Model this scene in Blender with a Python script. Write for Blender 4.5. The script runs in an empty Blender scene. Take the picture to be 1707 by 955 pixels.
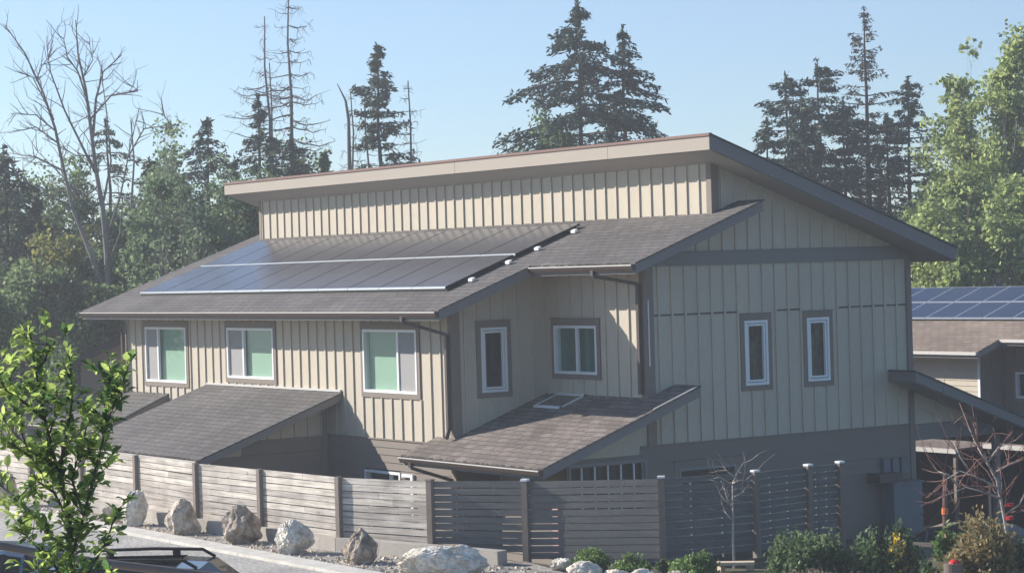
import bpy, math, random
import numpy as np
from mathutils import Vector, Matrix, noise

random.seed(7)
scene = bpy.context.scene
COL = scene.collection
R = math.radians

# ---------------------------------------------------------------- camera
FPX, YAW, PITCH, ROLL = 3835.5, 2.5471, -0.0077, -0.0291      # focal length in photo pixels (1707 wide)
CAM = Vector((42.589, -27.183, 5.35))
fw = Vector((math.cos(YAW)*math.cos(PITCH), math.sin(YAW)*math.cos(PITCH), math.sin(PITCH)))
r0 = fw.cross(Vector((0, 0, 1))).normalized(); u0 = r0.cross(fw)
rt = r0*math.cos(ROLL) + u0*math.sin(ROLL); up = -r0*math.sin(ROLL) + u0*math.cos(ROLL)
cam = bpy.data.cameras.new('camera'); cam.sensor_width = 36; cam.lens = 36*FPX/1707
cam.clip_start = 0.1; cam.clip_end = 6000
co = bpy.data.objects.new('camera', cam); COL.objects.link(co)
M = Matrix((rt, up, -fw)).transposed().to_4x4(); M.translation = CAM
co.matrix_world = M
scene.camera = co

# ---------------------------------------------------------------- light
SUN = Vector((-1.43, -1.0, 0.87)).normalized()                   # direction towards the sun
world = bpy.data.worlds.new("World"); scene.world = world; world.use_nodes = True
wn = world.node_tree.nodes; bg = wn['Background']
sky = wn.new('ShaderNodeTexSky'); sky.sky_type = 'NISHITA'; sky.sun_disc = False
sky.sun_elevation = math.asin(SUN.z); sky.sun_rotation = math.atan2(SUN.x, SUN.y)
sky.air_density = 0.9; sky.dust_density = 0.3; sky.ozone_density = 4.5; sky.altitude = 300
hs_ = wn.new('ShaderNodeHueSaturation'); hs_.inputs['Saturation'].default_value = 1.1; world.node_tree.links.new(sky.outputs[0], hs_.inputs['Color']); world.node_tree.links.new(hs_.outputs[0], bg.inputs[0]); bg.inputs[1].default_value = 0.090
sl = bpy.data.lights.new('sun', 'SUN'); sl.energy = 5.0; sl.angle = R(0.5); sl.color = (1.0, 0.94, 0.86)
so = bpy.data.objects.new('sun', sl); COL.objects.link(so)
so.rotation_euler = SUN.to_track_quat('Z', 'Y').to_euler(); so.location = (-40, -40, 40)
vs = scene.view_settings; vs.view_transform = 'Standard'; vs.look = 'None'; vs.exposure = 0.83; vs.gamma = 1.0

def at(px, py, D):
    """world point at photo pixel direction and depth D along the view axis"""
    return CAM + D*(fw + rt*((px-853.5)/FPX) - up*((py-477.5)/FPX))

# ---------------------------------------------------------------- materials
MATS = {}
def new_mat(name):
    m = bpy.data.materials.new(name); m.use_nodes = True; MATS[name] = m
    nt = m.node_tree; return m, nt, nt.nodes['Principled BSDF']
def N(nt, t, **kw):
    n = nt.nodes.new(t)
    for k, v in kw.items(): setattr(n, k, v)
    return n
def ramp(nt, stops):
    r = N(nt, 'ShaderNodeValToRGB'); e = r.color_ramp.elements
    while len(e) < len(stops): e.new(0.5)
    for i, (p, c) in enumerate(stops):
        e[i].position = p; e[i].color = (*c, 1) if len(c) == 3 else c
    return r
def c3(c, k): return tuple(min(1, x*k) for x in c)
def mottled(name, col, var=0.12, scale=3.0, rough=0.75, stretch=(1, 1, 1), bump=0.0, bscale=40, metal=0.0, spec=0.3, fine=30):
    m, nt, b = new_mat(name)
    tc = N(nt, 'ShaderNodeTexCoord'); mp = N(nt, 'ShaderNodeMapping'); mp.inputs['Scale'].default_value = stretch
    nt.links.new(tc.outputs['Object'], mp.inputs[0])
    n1 = N(nt, 'ShaderNodeTexNoise'); n1.inputs['Scale'].default_value = scale; n1.inputs['Detail'].default_value = 6
    n2 = N(nt, 'ShaderNodeTexNoise'); n2.inputs['Scale'].default_value = fine; n2.inputs['Detail'].default_value = 3
    for n in (n1, n2): nt.links.new(mp.outputs[0], n.inputs['Vector'])
    ad = N(nt, 'ShaderNodeMath', operation='ADD'); nt.links.new(n1.outputs[0], ad.inputs[0]); nt.links.new(n2.outputs[0], ad.inputs[1])
    hf = N(nt, 'ShaderNodeMath', operation='MULTIPLY'); hf.inputs[1].default_value = 0.5; nt.links.new(ad.outputs[0], hf.inputs[0])
    r = ramp(nt, [(0.3, c3(col, 1-var)), (0.7, c3(col, 1+var))]); nt.links.new(hf.outputs[0], r.inputs[0])
    nt.links.new(r.outputs[0], b.inputs['Base Color'])
    b.inputs['Roughness'].default_value = rough; b.inputs['Metallic'].default_value = metal
    b.inputs['Specular IOR Level'].default_value = spec
    if bump:
        bn = N(nt, 'ShaderNodeTexNoise'); bn.inputs['Scale'].default_value = bscale; bn.inputs['Detail'].default_value = 5
        nt.links.new(mp.outputs[0], bn.inputs['Vector'])
        bp = N(nt, 'ShaderNodeBump'); bp.inputs['Strength'].default_value = bump; bp.inputs['Distance'].default_value = 0.05
        nt.links.new(bn.outputs[0], bp.inputs['Height']); nt.links.new(bp.outputs[0], b.inputs['Normal'])
    return m

TAN = (0.52, 0.455, 0.36); TAUPE = (0.225, 0.185, 0.15)
mottled('siding', TAN, 0.10, 0.9, 0.8, (1.6, 1.6, 0.3), fine=14)
mottled('lap', (0.21, 0.175, 0.145), 0.06, 1.0, 0.8)
mottled('trim', TAUPE, 0.06, 1.5, 0.75)
mottled('fascia', (0.37, 0.32, 0.265), 0.05, 1.0, 0.75)
mottled('rake', (0.215, 0.20, 0.19), 0.05, 1.0, 0.75)
mottled('soffit', (0.40, 0.37, 0.34), 0.05, 1.0, 0.85)
mottled('gutter', (0.085, 0.062, 0.055), 0.1, 2.0, 0.4)
mottled('lip', (0.58, 0.55, 0.51), 0.05, 4.0, 0.35)
mottled('drip_red', (0.20, 0.105, 0.085), 0.1, 2.0, 0.5)
mottled('vinyl', (0.80, 0.80, 0.79), 0.02, 4.0, 0.45)
mottled('dark_room', (0.02, 0.022, 0.025), 0.2, 3.0, 0.9)
mottled('white_paint', (0.78, 0.77, 0.74), 0.05, 6.0, 0.5)
mottled('clip_white', (0.85, 0.85, 0.83), 0.02, 6.0, 0.4)
mottled('alu', (0.62, 0.64, 0.66), 0.04, 6.0, 0.32, metal=0.6)
mottled('black_gap', (0.02, 0.02, 0.022), 0.1, 3.0, 0.8)
mottled('blind_green', (0.40, 0.47, 0.39), 0.06, 1.5, 0.85)
mottled('curtain_dim', (0.10, 0.17, 0.16), 0.3, 3.0, 0.85, (1, 1, 0.1))
mottled('reflection_brown', (0.11, 0.095, 0.08), 0.8, 2.2, 0.9, (1, 1.6, 0.9), fine=7)  # mottled brown paints the branch reflections in the gable windows
mottled('screen', (0.33, 0.32, 0.31), 0.05, 5.0, 0.9)
mottled('brown_metal', (0.20, 0.155, 0.13), 0.12, 3.0, 0.38, metal=0.2)
mottled('bark_grey', (0.20, 0.185, 0.175), 0.3, 1.5, 0.9, (1, 1, 0.3), 0.4, 12)
mottled('bark_dead', (0.17, 0.155, 0.15), 0.25, 1.5, 0.9, (1, 1, 0.3))
mottled('bark_dark', (0.07, 0.058, 0.05), 0.3, 1.5, 0.9, (1, 1, 0.3), 0.3, 12)
mottled('bark_pale', (0.40, 0.36, 0.31), 0.35, 8, 0.8, (1, 1, 2))
mottled('twig_red', (0.20, 0.10, 0.085), 0.3, 6, 0.8)
mottled('concrete', (0.38, 0.35, 0.31), 0.18, 2.2, 0.9, bump=0.3)
mottled('curb_stone', (0.56, 0.53, 0.47), 0.28, 2.5, 0.9, bump=0.3)
mottled('bollard', (0.33, 0.31, 0.30), 0.1, 6, 0.7)
mottled('shade_wall', (0.035, 0.035, 0.04), 0.2, 3, 0.9)  # near-black: the shade is painted into these walls and roofs
mottled('red_paint', (0.55, 0.03, 0.03), 0.1, 8, 0.45)
mottled('orange_paint', (0.75, 0.20, 0.07), 0.2, 8, 0.6)
mottled('pink_wood', (0.55, 0.33, 0.31), 0.1, 6, 0.7)
mottled('plank', (0.62, 0.50, 0.36), 0.12, 5, 0.7)
mottled('grey_box', (0.14, 0.155, 0.17), 0.05, 5, 0.5)
mottled('tyre', (0.02, 0.02, 0.02), 0.1, 5, 0.8)
mottled('rim', (0.45, 0.46, 0.48), 0.05, 5, 0.3, metal=0.9)
mottled('lamp_clear', (0.7, 0.72, 0.75), 0.05, 5, 0.15)
mottled('lamp_red', (0.4, 0.02, 0.02), 0.05, 5, 0.15)

def shingles(name, col, var=0.3):
    m, nt, b = new_mat(name)
    tc = N(nt, 'ShaderNodeTexCoord')
    br = N(nt, 'ShaderNodeTexBrick'); br.offset = 0.5; br.offset_frequency = 2
    br.inputs['Color1'].default_value = (*c3(col, 1+var), 1); br.inputs['Color2'].default_value = (*c3(col, 1-var*0.8), 1)
    br.inputs['Mortar'].default_value = (*c3(col, 0.42), 1)
    for k, v in {'Scale': 1.0, 'Mortar Size': 0.012, 'Mortar Smooth': 0.3, 'Bias': 0.0, 'Brick Width': 0.36, 'Row Height': 0.19}.items(): br.inputs[k].default_value = v
    nz = N(nt, 'ShaderNodeTexNoise'); nz.inputs['Scale'].default_value = 0.55; nz.inputs['Detail'].default_value = 5
    n2 = N(nt, 'ShaderNodeTexNoise'); n2.inputs['Scale'].default_value = 25
    wob = N(nt, 'ShaderNodeTexNoise'); wob.inputs['Scale'].default_value = 6
    for n in (nz, n2, wob): nt.links.new(tc.outputs['Object'], n.inputs['Vector'])
    vm = N(nt, 'ShaderNodeVectorMath', operation='MULTIPLY_ADD'); vm.inputs[1].default_value = (0.05, 0.04, 0); 
    nt.links.new(wob.outputs['Color'], vm.inputs[0]); nt.links.new(tc.outputs['Object'], vm.inputs[2])
    nt.links.new(vm.outputs[0], br.inputs['Vector'])
    r1 = ramp(nt, [(0.3, (0.82,)*3), (0.7, (1.15,)*3)]); nt.links.new(nz.outputs[0], r1.inputs[0])
    r2 = ramp(nt, [(0.3, (0.75,)*3), (0.7, (1.2,)*3)]); nt.links.new(n2.outputs[0], r2.inputs[0])
    m1 = N(nt, 'ShaderNodeMix', data_type='RGBA', blend_type='MULTIPLY'); m1.inputs[0].default_value = 1
    m2 = N(nt, 'ShaderNodeMix', data_type='RGBA', blend_type='MULTIPLY'); m2.inputs[0].default_value = 1
    nt.links.new(br.outputs[0], m1.inputs[6]); nt.links.new(r1.outputs[0], m1.inputs[7])
    nt.links.new(m1.outputs[2], m2.inputs[6]); nt.links.new(r2.outputs[0], m2.inputs[7])
    nt.links.new(m2.outputs[2], b.inputs['Base Color'])
    bp = N(nt, 'ShaderNodeBump'); bp.inputs['Strength'].default_value = 0.6; bp.inputs['Distance'].default_value = 0.02; bp.invert = True
    nt.links.new(br.outputs['Fac'], bp.inputs['Height']); nt.links.new(bp.outputs[0], b.inputs['Normal'])
    b.inputs['Roughness'].default_value = 0.9; b.inputs['Specular IOR Level'].default_value = 0.2
shingles('shingle', (0.134, 0.123, 0.115), 0.15)
shingles('shingle_porch', (0.185, 0.155, 0.135), 0.25)
shingles('shingle_far', (0.25, 0.195, 0.155), 0.15)

def fence_wood():
    m, nt, b = new_mat('fence_wood')
    tc = N(nt, 'ShaderNodeTexCoord'); g = N(nt, 'ShaderNodeNewGeometry')
    mp = N(nt, 'ShaderNodeMapping'); mp.inputs['Scale'].default_value = (0.6, 0.6, 14); nt.links.new(tc.outputs['Object'], mp.inputs[0])
    n1 = N(nt, 'ShaderNodeTexNoise'); n1.inputs['Scale'].default_value = 2.2; n1.inputs['Detail'].default_value = 8; n1.inputs['Distortion'].default_value = 0.6
    nt.links.new(mp.outputs[0], n1.inputs['Vector'])
    n3 = N(nt, 'ShaderNodeTexNoise'); n3.inputs['Scale'].default_value = 1.7; n3.inputs['Detail'].default_value = 3; nt.links.new(tc.outputs['Object'], n3.inputs['Vector'])
    r1 = ramp(nt, [(0.32, (0.33, 0.305, 0.27)), (0.5, (0.51, 0.48, 0.43)), (0.7, (0.65, 0.615, 0.56))])
    nt.links.new(n1.outputs[0], r1.inputs[0])
    rr = ramp(nt, [(0.0, (0.72, 0.70, 0.70)), (1.0, (1.15, 1.12, 1.08))]); nt.links.new(g.outputs['Random Per Island'], rr.inputs[0])
    m1 = N(nt, 'ShaderNodeMix', data_type='RGBA', blend_type='MULTIPLY'); m1.inputs[0].default_value = 1
    nt.links.new(r1.outputs[0], m1.inputs[6]); nt.links.new(rr.outputs[0], m1.inputs[7])
    v = N(nt, 'ShaderNodeTexVoronoi'); v.inputs['Scale'].default_value = 2.3; nt.links.new(tc.outputs['Object'], v.inputs['Vector'])
    kn = ramp(nt, [(0.035, (0.35, 0.3, 0.26)), (0.10, (1, 1, 1))]); nt.links.new(v.outputs['Distance'], kn.inputs[0])
    m2 = N(nt, 'ShaderNodeMix', data_type='RGBA', blend_type='MULTIPLY'); m2.inputs[0].default_value = 0.8
    nt.links.new(m1.outputs[2], m2.inputs[6]); nt.links.new(kn.outputs[0], m2.inputs[7])
    r3 = ramp(nt, [(0.35, (0.8, 0.78, 0.78)), (0.65, (1.1, 1.1, 1.1))]); nt.links.new(n3.outputs[0], r3.inputs[0])
    m3 = N(nt, 'ShaderNodeMix', data_type='RGBA', blend_type='MULTIPLY'); m3.inputs[0].default_value = 1
    nt.links.new(m2.outputs[2], m3.inputs[6]); nt.links.new(r3.outputs[0], m3.inputs[7])
    nt.links.new(m3.outputs[2], b.inputs['Base Color']); b.inputs['Roughness'].default_value = 0.85
    b.inputs['Specular IOR Level'].default_value = 0.2
fence_wood()
mottled('fence_wood_shaded', (0.145, 0.142, 0.138), 0.25, 2.0, 0.85, (1, 1, 8), fine=9)  # same wood as the left run, darkened: shade painted into the colour
mottled('post_wood', (0.20, 0.165, 0.14), 0.25, 3, 0.85, (1, 1, 0.2))

def rock_mat(name, c1, c2, c3_):
    m, nt, b = new_mat(name)
    tc = N(nt, 'ShaderNodeTexCoord')
    n1 = N(nt, 'ShaderNodeTexNoise'); n1.inputs['Scale'].default_value = 2.6; n1.inputs['Detail'].default_value = 9; n1.inputs['Distortion'].default_value = 1.2
    nt.links.new(tc.outputs['Object'], n1.inputs['Vector'])
    r = ramp(nt, [(0.34, c1), (0.48, c2), (0.62, c3_)]); nt.links.new(n1.outputs[0], r.inputs[0])
    n2 = N(nt, 'ShaderNodeTexNoise'); n2.inputs['Scale'].default_value = 14; n2.inputs['Detail'].default_value = 8
    nt.links.new(tc.outputs['Object'], n2.inputs['Vector'])
    r2 = ramp(nt, [(0.35, (0.72,)*3), (0.65, (1.12,)*3)]); nt.links.new(n2.outputs[0], r2.inputs[0])
    mx = N(nt, 'ShaderNodeMix', data_type='RGBA', blend_type='MULTIPLY'); mx.inputs[0].default_value = 1
    nt.links.new(r.outputs[0], mx.inputs[6]); nt.links.new(r2.outputs[0], mx.inputs[7]); nt.links.new(mx.outputs[2], b.inputs['Base Color'])
    bp = N(nt, 'ShaderNodeBump'); bp.inputs['Strength'].default_value = 0.8; bp.inputs['Distance'].default_value = 0.06
    nt.links.new(n2.outputs[0], bp.inputs['Height']); nt.links.new(bp.outputs[0], b.inputs['Normal'])
    b.inputs['Roughness'].default_value = 0.92
rock_mat('rock_white', (0.58, 0.50, 0.39), (0.76, 0.69, 0.57), (0.84, 0.79, 0.68))
rock_mat('rock_tan', (0.30, 0.24, 0.175), (0.54, 0.45, 0.35), (0.68, 0.60, 0.49))
rock_mat('rock_brown', (0.18, 0.14, 0.105), (0.36, 0.29, 0.225), (0.50, 0.42, 0.335))

def ground_mat(name, c1, c2, c3_, s1=0.35, s2=30, bump=0.5):
    m, nt, b = new_mat(name)
    tc = N(nt, 'ShaderNodeTexCoord')
    n1 = N(nt, 'ShaderNodeTexNoise'); n1.inputs['Scale'].default_value = s1; n1.inputs['Detail'].default_value = 8
    n2 = N(nt, 'ShaderNodeTexNoise'); n2.inputs['Scale'].default_value = s2; n2.inputs['Detail'].default_value = 4
    for n in (n1, n2): nt.links.new(tc.outputs['Object'], n.inputs['Vector'])
    r = ramp(nt, [(0.35, c1), (0.5, c2), (0.66, c3_)]); nt.links.new(n1.outputs[0], r.inputs[0])
    r2 = ramp(nt, [(0.35, (0.6,)*3), (0.65, (1.25,)*3)]); nt.links.new(n2.outputs[0], r2.inputs[0])
    mx = N(nt, 'ShaderNodeMix', data_type='RGBA', blend_type='MULTIPLY'); mx.inputs[0].default_value = 1
    nt.links.new(r.outputs[0], mx.inputs[6]); nt.links.new(r2.outputs[0], mx.inputs[7]); nt.links.new(mx.outputs[2], b.inputs['Base Color'])
    bp = N(nt, 'ShaderNodeBump'); bp.inputs['Strength'].default_value = bump; bp.inputs['Distance'].default_value = 0.03
    nt.links.new(n2.outputs[0], bp.inputs['Height']); nt.links.new(bp.outputs[0], b.inputs['Normal'])
    b.inputs['Roughness'].default_value = 0.95
ground_mat('soil', (0.055, 0.045, 0.032), (0.10, 0.085, 0.055), (0.09, 0.10, 0.045))
ground_mat('asphalt', (0.30, 0.285, 0.26), (0.38, 0.36, 0.325), (0.44, 0.415, 0.38), 0.8, 14, 0.6)
ground_mat('gravel', (0.20, 0.18, 0.155), (0.32, 0.295, 0.26), (0.40, 0.37, 0.33), 1.5, 16, 0.9)

def glass_mat(name, tint=(0.80, 0.93, 0.88), refl=1.0):
    m, nt, b = new_mat(name); nt.nodes.remove(b)
    out = nt.nodes['Material Output']
    tr = N(nt, 'ShaderNodeBsdfTransparent'); tr.inputs[0].default_value = (*tint, 1)
    gl = N(nt, 'ShaderNodeBsdfGlossy'); gl.inputs['Roughness'].default_value = 0.03; gl.inputs[0].default_value = (refl, refl, refl, 1)
    fr = N(nt, 'ShaderNodeFresnel'); ge = N(nt, 'ShaderNodeNewGeometry'); mr = N(nt, 'ShaderNodeMapRange')
    mr.inputs['To Min'].default_value = 1.5; mr.inputs['To Max'].default_value = 1/1.5       # same reflectance from both sides of the thin pane
    nt.links.new(ge.outputs['Backfacing'], mr.inputs['Value']); nt.links.new(mr.outputs[0], fr.inputs[0])
    mx = N(nt, 'ShaderNodeMixShader'); nt.links.new(fr.outputs[0], mx.inputs[0]); nt.links.new(tr.outputs[0], mx.inputs[1]); nt.links.new(gl.outputs[0], mx.inputs[2])
    nt.links.new(mx.outputs[0], out.inputs[0])
glass_mat('glass'); glass_mat('glass_car', (0.10, 0.12, 0.14), 0.55)

def panel_mat():
    m, nt, b = new_mat('solar_glass')
    tc = N(nt, 'ShaderNodeTexCoord')
    br = N(nt, 'ShaderNodeTexBrick'); br.offset = 0.0
    br.inputs['Color1'].default_value = (0.078, 0.078, 0.088, 1); br.inputs['Color2'].default_value = (0.066, 0.066, 0.076, 1); br.inputs['Mortar'].default_value = (0.10, 0.10, 0.11, 1)
    for k, v in {'Scale': 1.0, 'Mortar Size': 0.004, 'Brick Width': 0.225, 'Row Height': 0.22}.items(): br.inputs[k].default_value = v
    nt.links.new(tc.outputs['Object'], br.inputs['Vector']); nt.links.new(br.outputs[0], b.inputs['Base Color'])
    b.inputs['Roughness'].default_value = 0.2; b.inputs['IOR'].default_value = 1.45
    b.inputs['Coat Weight'].default_value = 0.0
panel_mat()
mottled('solar_blue', (0.022, 0.032, 0.07), 0.1, 3, 0.25, spec=0.5)
mottled('panel_frame_far', (0.26, 0.28, 0.32), 0.05, 3, 0.4)
def paint(name, col):
    m, nt, b = new_mat(name); b.inputs['Base Color'].default_value = (*col, 1); b.inputs['Roughness'].default_value = 0.35
    b.inputs['Metallic'].default_value = 0.3; b.inputs['Coat Weight'].default_value = 1.0; b.inputs['Coat Roughness'].default_value = 0.04
paint('paint_black', (0.012, 0.013, 0.016)); paint('paint_blue', (0.10, 0.15, 0.21)); paint('paint_dark', (0.02, 0.025, 0.035))

def leaf_mat(name, a, b_, transl=0.35, rough=0.55):
    m, nt, p = new_mat(name); out = nt.nodes['Material Output']
    g = N(nt, 'ShaderNodeNewGeometry'); tc = N(nt, 'ShaderNodeTexCoord')
    n = N(nt, 'ShaderNodeTexNoise'); n.inputs['Scale'].default_value = 0.5; n.inputs['Detail'].default_value = 2; nt.links.new(tc.outputs['Object'], n.inputs['Vector'])
    ad = N(nt, 'ShaderNodeMath', operation='ADD'); nt.links.new(g.outputs['Random Per Island'], ad.inputs[0]); nt.links.new(n.outputs[0], ad.inputs[1])
    r = ramp(nt, [(0.35, a), (1.0, b_)]); ml = N(nt, 'ShaderNodeMath', operation='MULTIPLY'); ml.inputs[1].default_value = 0.7
    nt.links.new(ad.outputs[0], ml.inputs[0]); nt.links.new(ml.outputs[0], r.inputs[0]); nt.links.new(r.outputs[0], p.inputs['Base Color'])
    p.inputs['Roughness'].default_value = rough; p.inputs['Specular IOR Level'].default_value = 0.3
    t = N(nt, 'ShaderNodeBsdfTranslucent'); hs = N(nt, 'ShaderNodeHueSaturation'); hs.inputs['Value'].default_value = 1.5; hs.inputs['Hue'].default_value = 0.485
    nt.links.new(r.outputs[0], hs.inputs['Color']); nt.links.new(hs.outputs[0], t.inputs[0])
    mx = N(nt, 'ShaderNodeMixShader'); mx.inputs[0].default_value = transl
    nt.links.new(p.outputs[0], mx.inputs[1]); nt.links.new(t.outputs[0], mx.inputs[2]); nt.links.new(mx.outputs[0], out.inputs[0])
leaf_mat('needle_dark', (0.022, 0.042, 0.036), (0.055, 0.09, 0.065), 0.2)
leaf_mat('needle_mid', (0.03, 0.05, 0.035), (0.07, 0.10, 0.06), 0.2)
leaf_mat('needle_brown', (0.06, 0.055, 0.04), (0.11, 0.10, 0.075), 0.15)
leaf_mat('leaf_forest', (0.045, 0.09, 0.04), (0.19, 0.26, 0.11), 0.45)
leaf_mat('leaf_mid', (0.055, 0.10, 0.055), (0.20, 0.28, 0.14), 0.45)
leaf_mat('leaf_olive', (0.10, 0.12, 0.035), (0.30, 0.31, 0.08), 0.45)
leaf_mat('leaf_maple', (0.09, 0.14, 0.05), (0.40, 0.48, 0.18), 0.52)
leaf_mat('leaf_young', (0.05, 0.115, 0.04), (0.42, 0.54, 0.15), 0.55, 0.7)
leaf_mat('leaf_bush', (0.06, 0.12, 0.035), (0.20, 0.31, 0.08), 0.35)
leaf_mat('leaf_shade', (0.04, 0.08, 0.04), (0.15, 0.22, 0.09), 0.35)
leaf_mat('leaf_russet', (0.10, 0.11, 0.04), (0.32, 0.25, 0.12), 0.35)
leaf_mat('flower_yellow', (0.62, 0.42, 0.03), (0.8, 0.6, 0.06), 0.3)
leaf_mat('dry_plant', (0.14, 0.11, 0.08), (0.30, 0.25, 0.17), 0.3)

# ---------------------------------------------------------------- mesh helpers
class MB:
    def __init__(s): s.v = []; s.f = []
    def face(s, pts):
        n = len(s.v); s.v += [tuple(p) for p in pts]; s.f.append(tuple(range(n, n+len(pts))))
    def hexa(s, p):                      # 8 corners: bottom 4, top 4
        n = len(s.v); s.v += [tuple(q) for q in p]
        for f in ((3, 2, 1, 0), (4, 5, 6, 7), (0, 1, 5, 4), (1, 2, 6, 5), (2, 3, 7, 6), (3, 0, 4, 7)): s.f.append(tuple(n+i for i in f))
    def box(s, x0, y0, z0, x1, y1, z1):
        s.hexa([(x0, y0, z0), (x1, y0, z0), (x1, y1, z0), (x0, y1, z0), (x0, y0, z1), (x1, y0, z1), (x1, y1, z1), (x0, y1, z1)])
    def pbox(s, P, u0, u1, z0, z1, o0, o1):   # box in wall coordinates
        s.hexa([P(u0, z0, o0), P(u1, z0, o0), P(u1, z0, o1), P(u0, z0, o1), P(u0, z1, o0), P(u1, z1, o0), P(u1, z1, o1), P(u0, z1, o1)])
    def prism(s, pts, vec):              # polygon extruded by vec
        n = len(s.v); k = len(pts); vec = Vector(vec)
        s.v += [tuple(Vector(p)) for p in pts] + [tuple(Vector(p)+vec) for p in pts]
        s.f.append(tuple(range(n, n+k))); s.f.append(tuple(range(n+2*k-1, n+k-1, -1)))
        for i in range(k):
            j = (i+1) % k; s.f.append((n+i, n+k+i, n+k+j, n+j))
    def beam(s, a, b, w, h, upv=(0, 0, 1)):
        a, b = Vector(a), Vector(b); d = (b-a).normalized(); sd = d.cross(Vector(upv))
        if sd.length < 1e-4: sd = d.cross(Vector((1, 0, 0)))
        sd.normalize(); q = sd.cross(d)
        c = [(-w/2, -h/2), (w/2, -h/2), (w/2, h/2), (-w/2, h/2)]
        s.hexa([a+sd*x+q*y for x, y in c] + [b+sd*x+q*y for x, y in c])
    def tube(s, pts, rad, n=6, cap=True):
        pts = [Vector(p) for p in pts]; base = len(s.v); prev = None
        for i, p in enumerate(pts):
            d = (pts[min(i+1, len(pts)-1)] - pts[max(i-1, 0)])
            d = d.normalized() if d.length > 1e-9 else Vector((0, 0, 1))
            a = prev if prev is not None else (Vector((0, 0, 1)) if abs(d.z) < 0.9 else Vector((1, 0, 0)))
            x = (a - d*a.dot(d)).normalized(); prev = x; y = d.cross(x)
            rr = rad[i] if isinstance(rad, (list, tuple)) else rad
            for k in range(n):
                t = 2*math.pi*k/n; s.v.append(tuple(p + x*rr*math.cos(t) + y*rr*math.sin(t)))
        for i in range(len(pts)-1):
            for k in range(n):
                a = base+i*n+k; b = base+i*n+(k+1) % n; s.f.append((a, b, b+n, a+n))
        if cap:
            s.f.append(tuple(base+k for k in reversed(range(n)))); e = base+(len(pts)-1)*n; s.f.append(tuple(e+k for k in range(n)))
    def build(s, name, mat, parent=None, smooth=False, origin=None):
        me = bpy.data.meshes.new(name)
        v = s.v
        if origin is not None and parent is None:
            o = Vector(origin); v = [(a-o.x, b-o.y, c-o.z) for a, b, c in v]
        me.from_pydata(v, [], s.f); me.update()
        if isinstance(mat, str): mat = MATS[mat]
        me.materials.append(mat)
        if smooth: me.polygons.foreach_set('use_smooth', [True]*len(me.polygons))
        ob = bpy.data.objects.new(name, me); COL.objects.link(ob)
        if parent is not None:
            ob.parent = parent
            if parent.type == 'EMPTY' or True: ob.matrix_parent_inverse = PINV.get(parent.name, Matrix())
        if origin is not None and parent is None: ob.location = origin
        return ob
PINV = {}
def tag(o, label, cat, group=None, kind=None):
    if label: o['label'] = label
    if cat: o['category'] = cat
    if group: o['group'] = group
    if kind: o['kind'] = kind
    return o
def thing(name, loc, label, cat, group=None):
    e = bpy.data.objects.new(name, None); COL.objects.link(e); e.location = loc; e.empty_display_size = 0.3
    PINV[e.name] = Matrix.Translation(-Vector(loc))
    return tag(e, label, cat, group)
def copy_tree(o, parent=None):
    c = o.copy(); COL.objects.link(c); c.parent = parent
    for ch in list(o.children): copy_tree(ch, c)
    return c
def np_mesh(name, V, nper, mat, parent=None):
    """V: (N*nper,3) numpy, consecutive polygons of nper vertices"""
    me = bpy.data.meshes.new(name); n = len(V); m = n//nper
    me.vertices.add(n); me.vertices.foreach_set('co', np.asarray(V, np.float32).ravel())
    me.loops.add(n); me.loops.foreach_set('vertex_index', np.arange(n, dtype=np.int32))
    me.polygons.add(m); me.polygons.foreach_set('loop_start', np.arange(0, n, nper, dtype=np.int32))
    me.update(calc_edges=True); me.materials.append(MATS[mat])
    ob = bpy.data.objects.new(name, me); COL.objects.link(ob)
    if parent is not None: ob.parent = parent; ob.matrix_parent_inverse = PINV.get(parent.name, Matrix())
    return ob
def leaf_quads(C, L, W, rng, axis=None, droop=0.0, spread=1.0):
    """diamond leaves: C centres (n,3), L/W sizes; axis preferred direction"""
    n = len(C); d = rng.normal(size=(n, 3))*spread
    if axis is not None: d = d + axis
    d[:, 2] -= droop; d /= np.linalg.norm(d, axis=1)[:, None]+1e-9
    q = rng.normal(size=(n, 3)); q -= (q*d).sum(1)[:, None]*d; q /= np.linalg.norm(q, axis=1)[:, None]+1e-9
    L = (np.ones(n)*L)[:, None]; W = (np.ones(n)*W)[:, None]
    out = np.empty((n, 4, 3)); out[:, 0] = C-d*L/2; out[:, 1] = C+q*W/2-d*L*0.06; out[:, 2] = C+d*L/2; out[:, 3] = C-q*W/2-d*L*0.06
    return out.reshape(-1, 3)
def offset_poly(p, d):
    """grow a counter-clockwise plan polygon by d"""
    n = len(p); out = []
    for i in range(n):
        a, b, c = Vector(p[i-1]), Vector(p[i]), Vector(p[(i+1) % n])
        e1, e2 = (b-a).normalized(), (c-b).normalized()
        n1, n2 = Vector((e1.y, -e1.x)), Vector((e2.y, -e2.x)); k = (n1+n2); k = k/max(k.dot(n1), 1e-6)
        out.append(tuple(b+k*d))
    return out

# ---------------------------------------------------------------- dimensions of the house (metres)
L, W, d1, yc, G = 16.96, 3.79, 2.44, 4.33, 10.08
oh, oe, s = 0.89, 0.90, 0.3633
ze, zb, zbot = 4.528, 1.50, -0.95
ou, ohU, sb, zu = 0.69, 0.86, 0.354, 8.09
dl = 0.68
def rz(y): return ze + s*(y+oe)
def ur(y): return zu - sb*(y-(yc-ou))
def zp1f(y): return 2.548 + 0.35*y                       # entry porch roof (left)
s2 = 0.3517
def zp2f(y): return 2.53 + s2*(y-d1)                     # corner porch roof
def ss(a, b, x):
    t = max(0, min(1, (x-a)/(b-a))); return t*t*(3-2*t)

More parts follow.
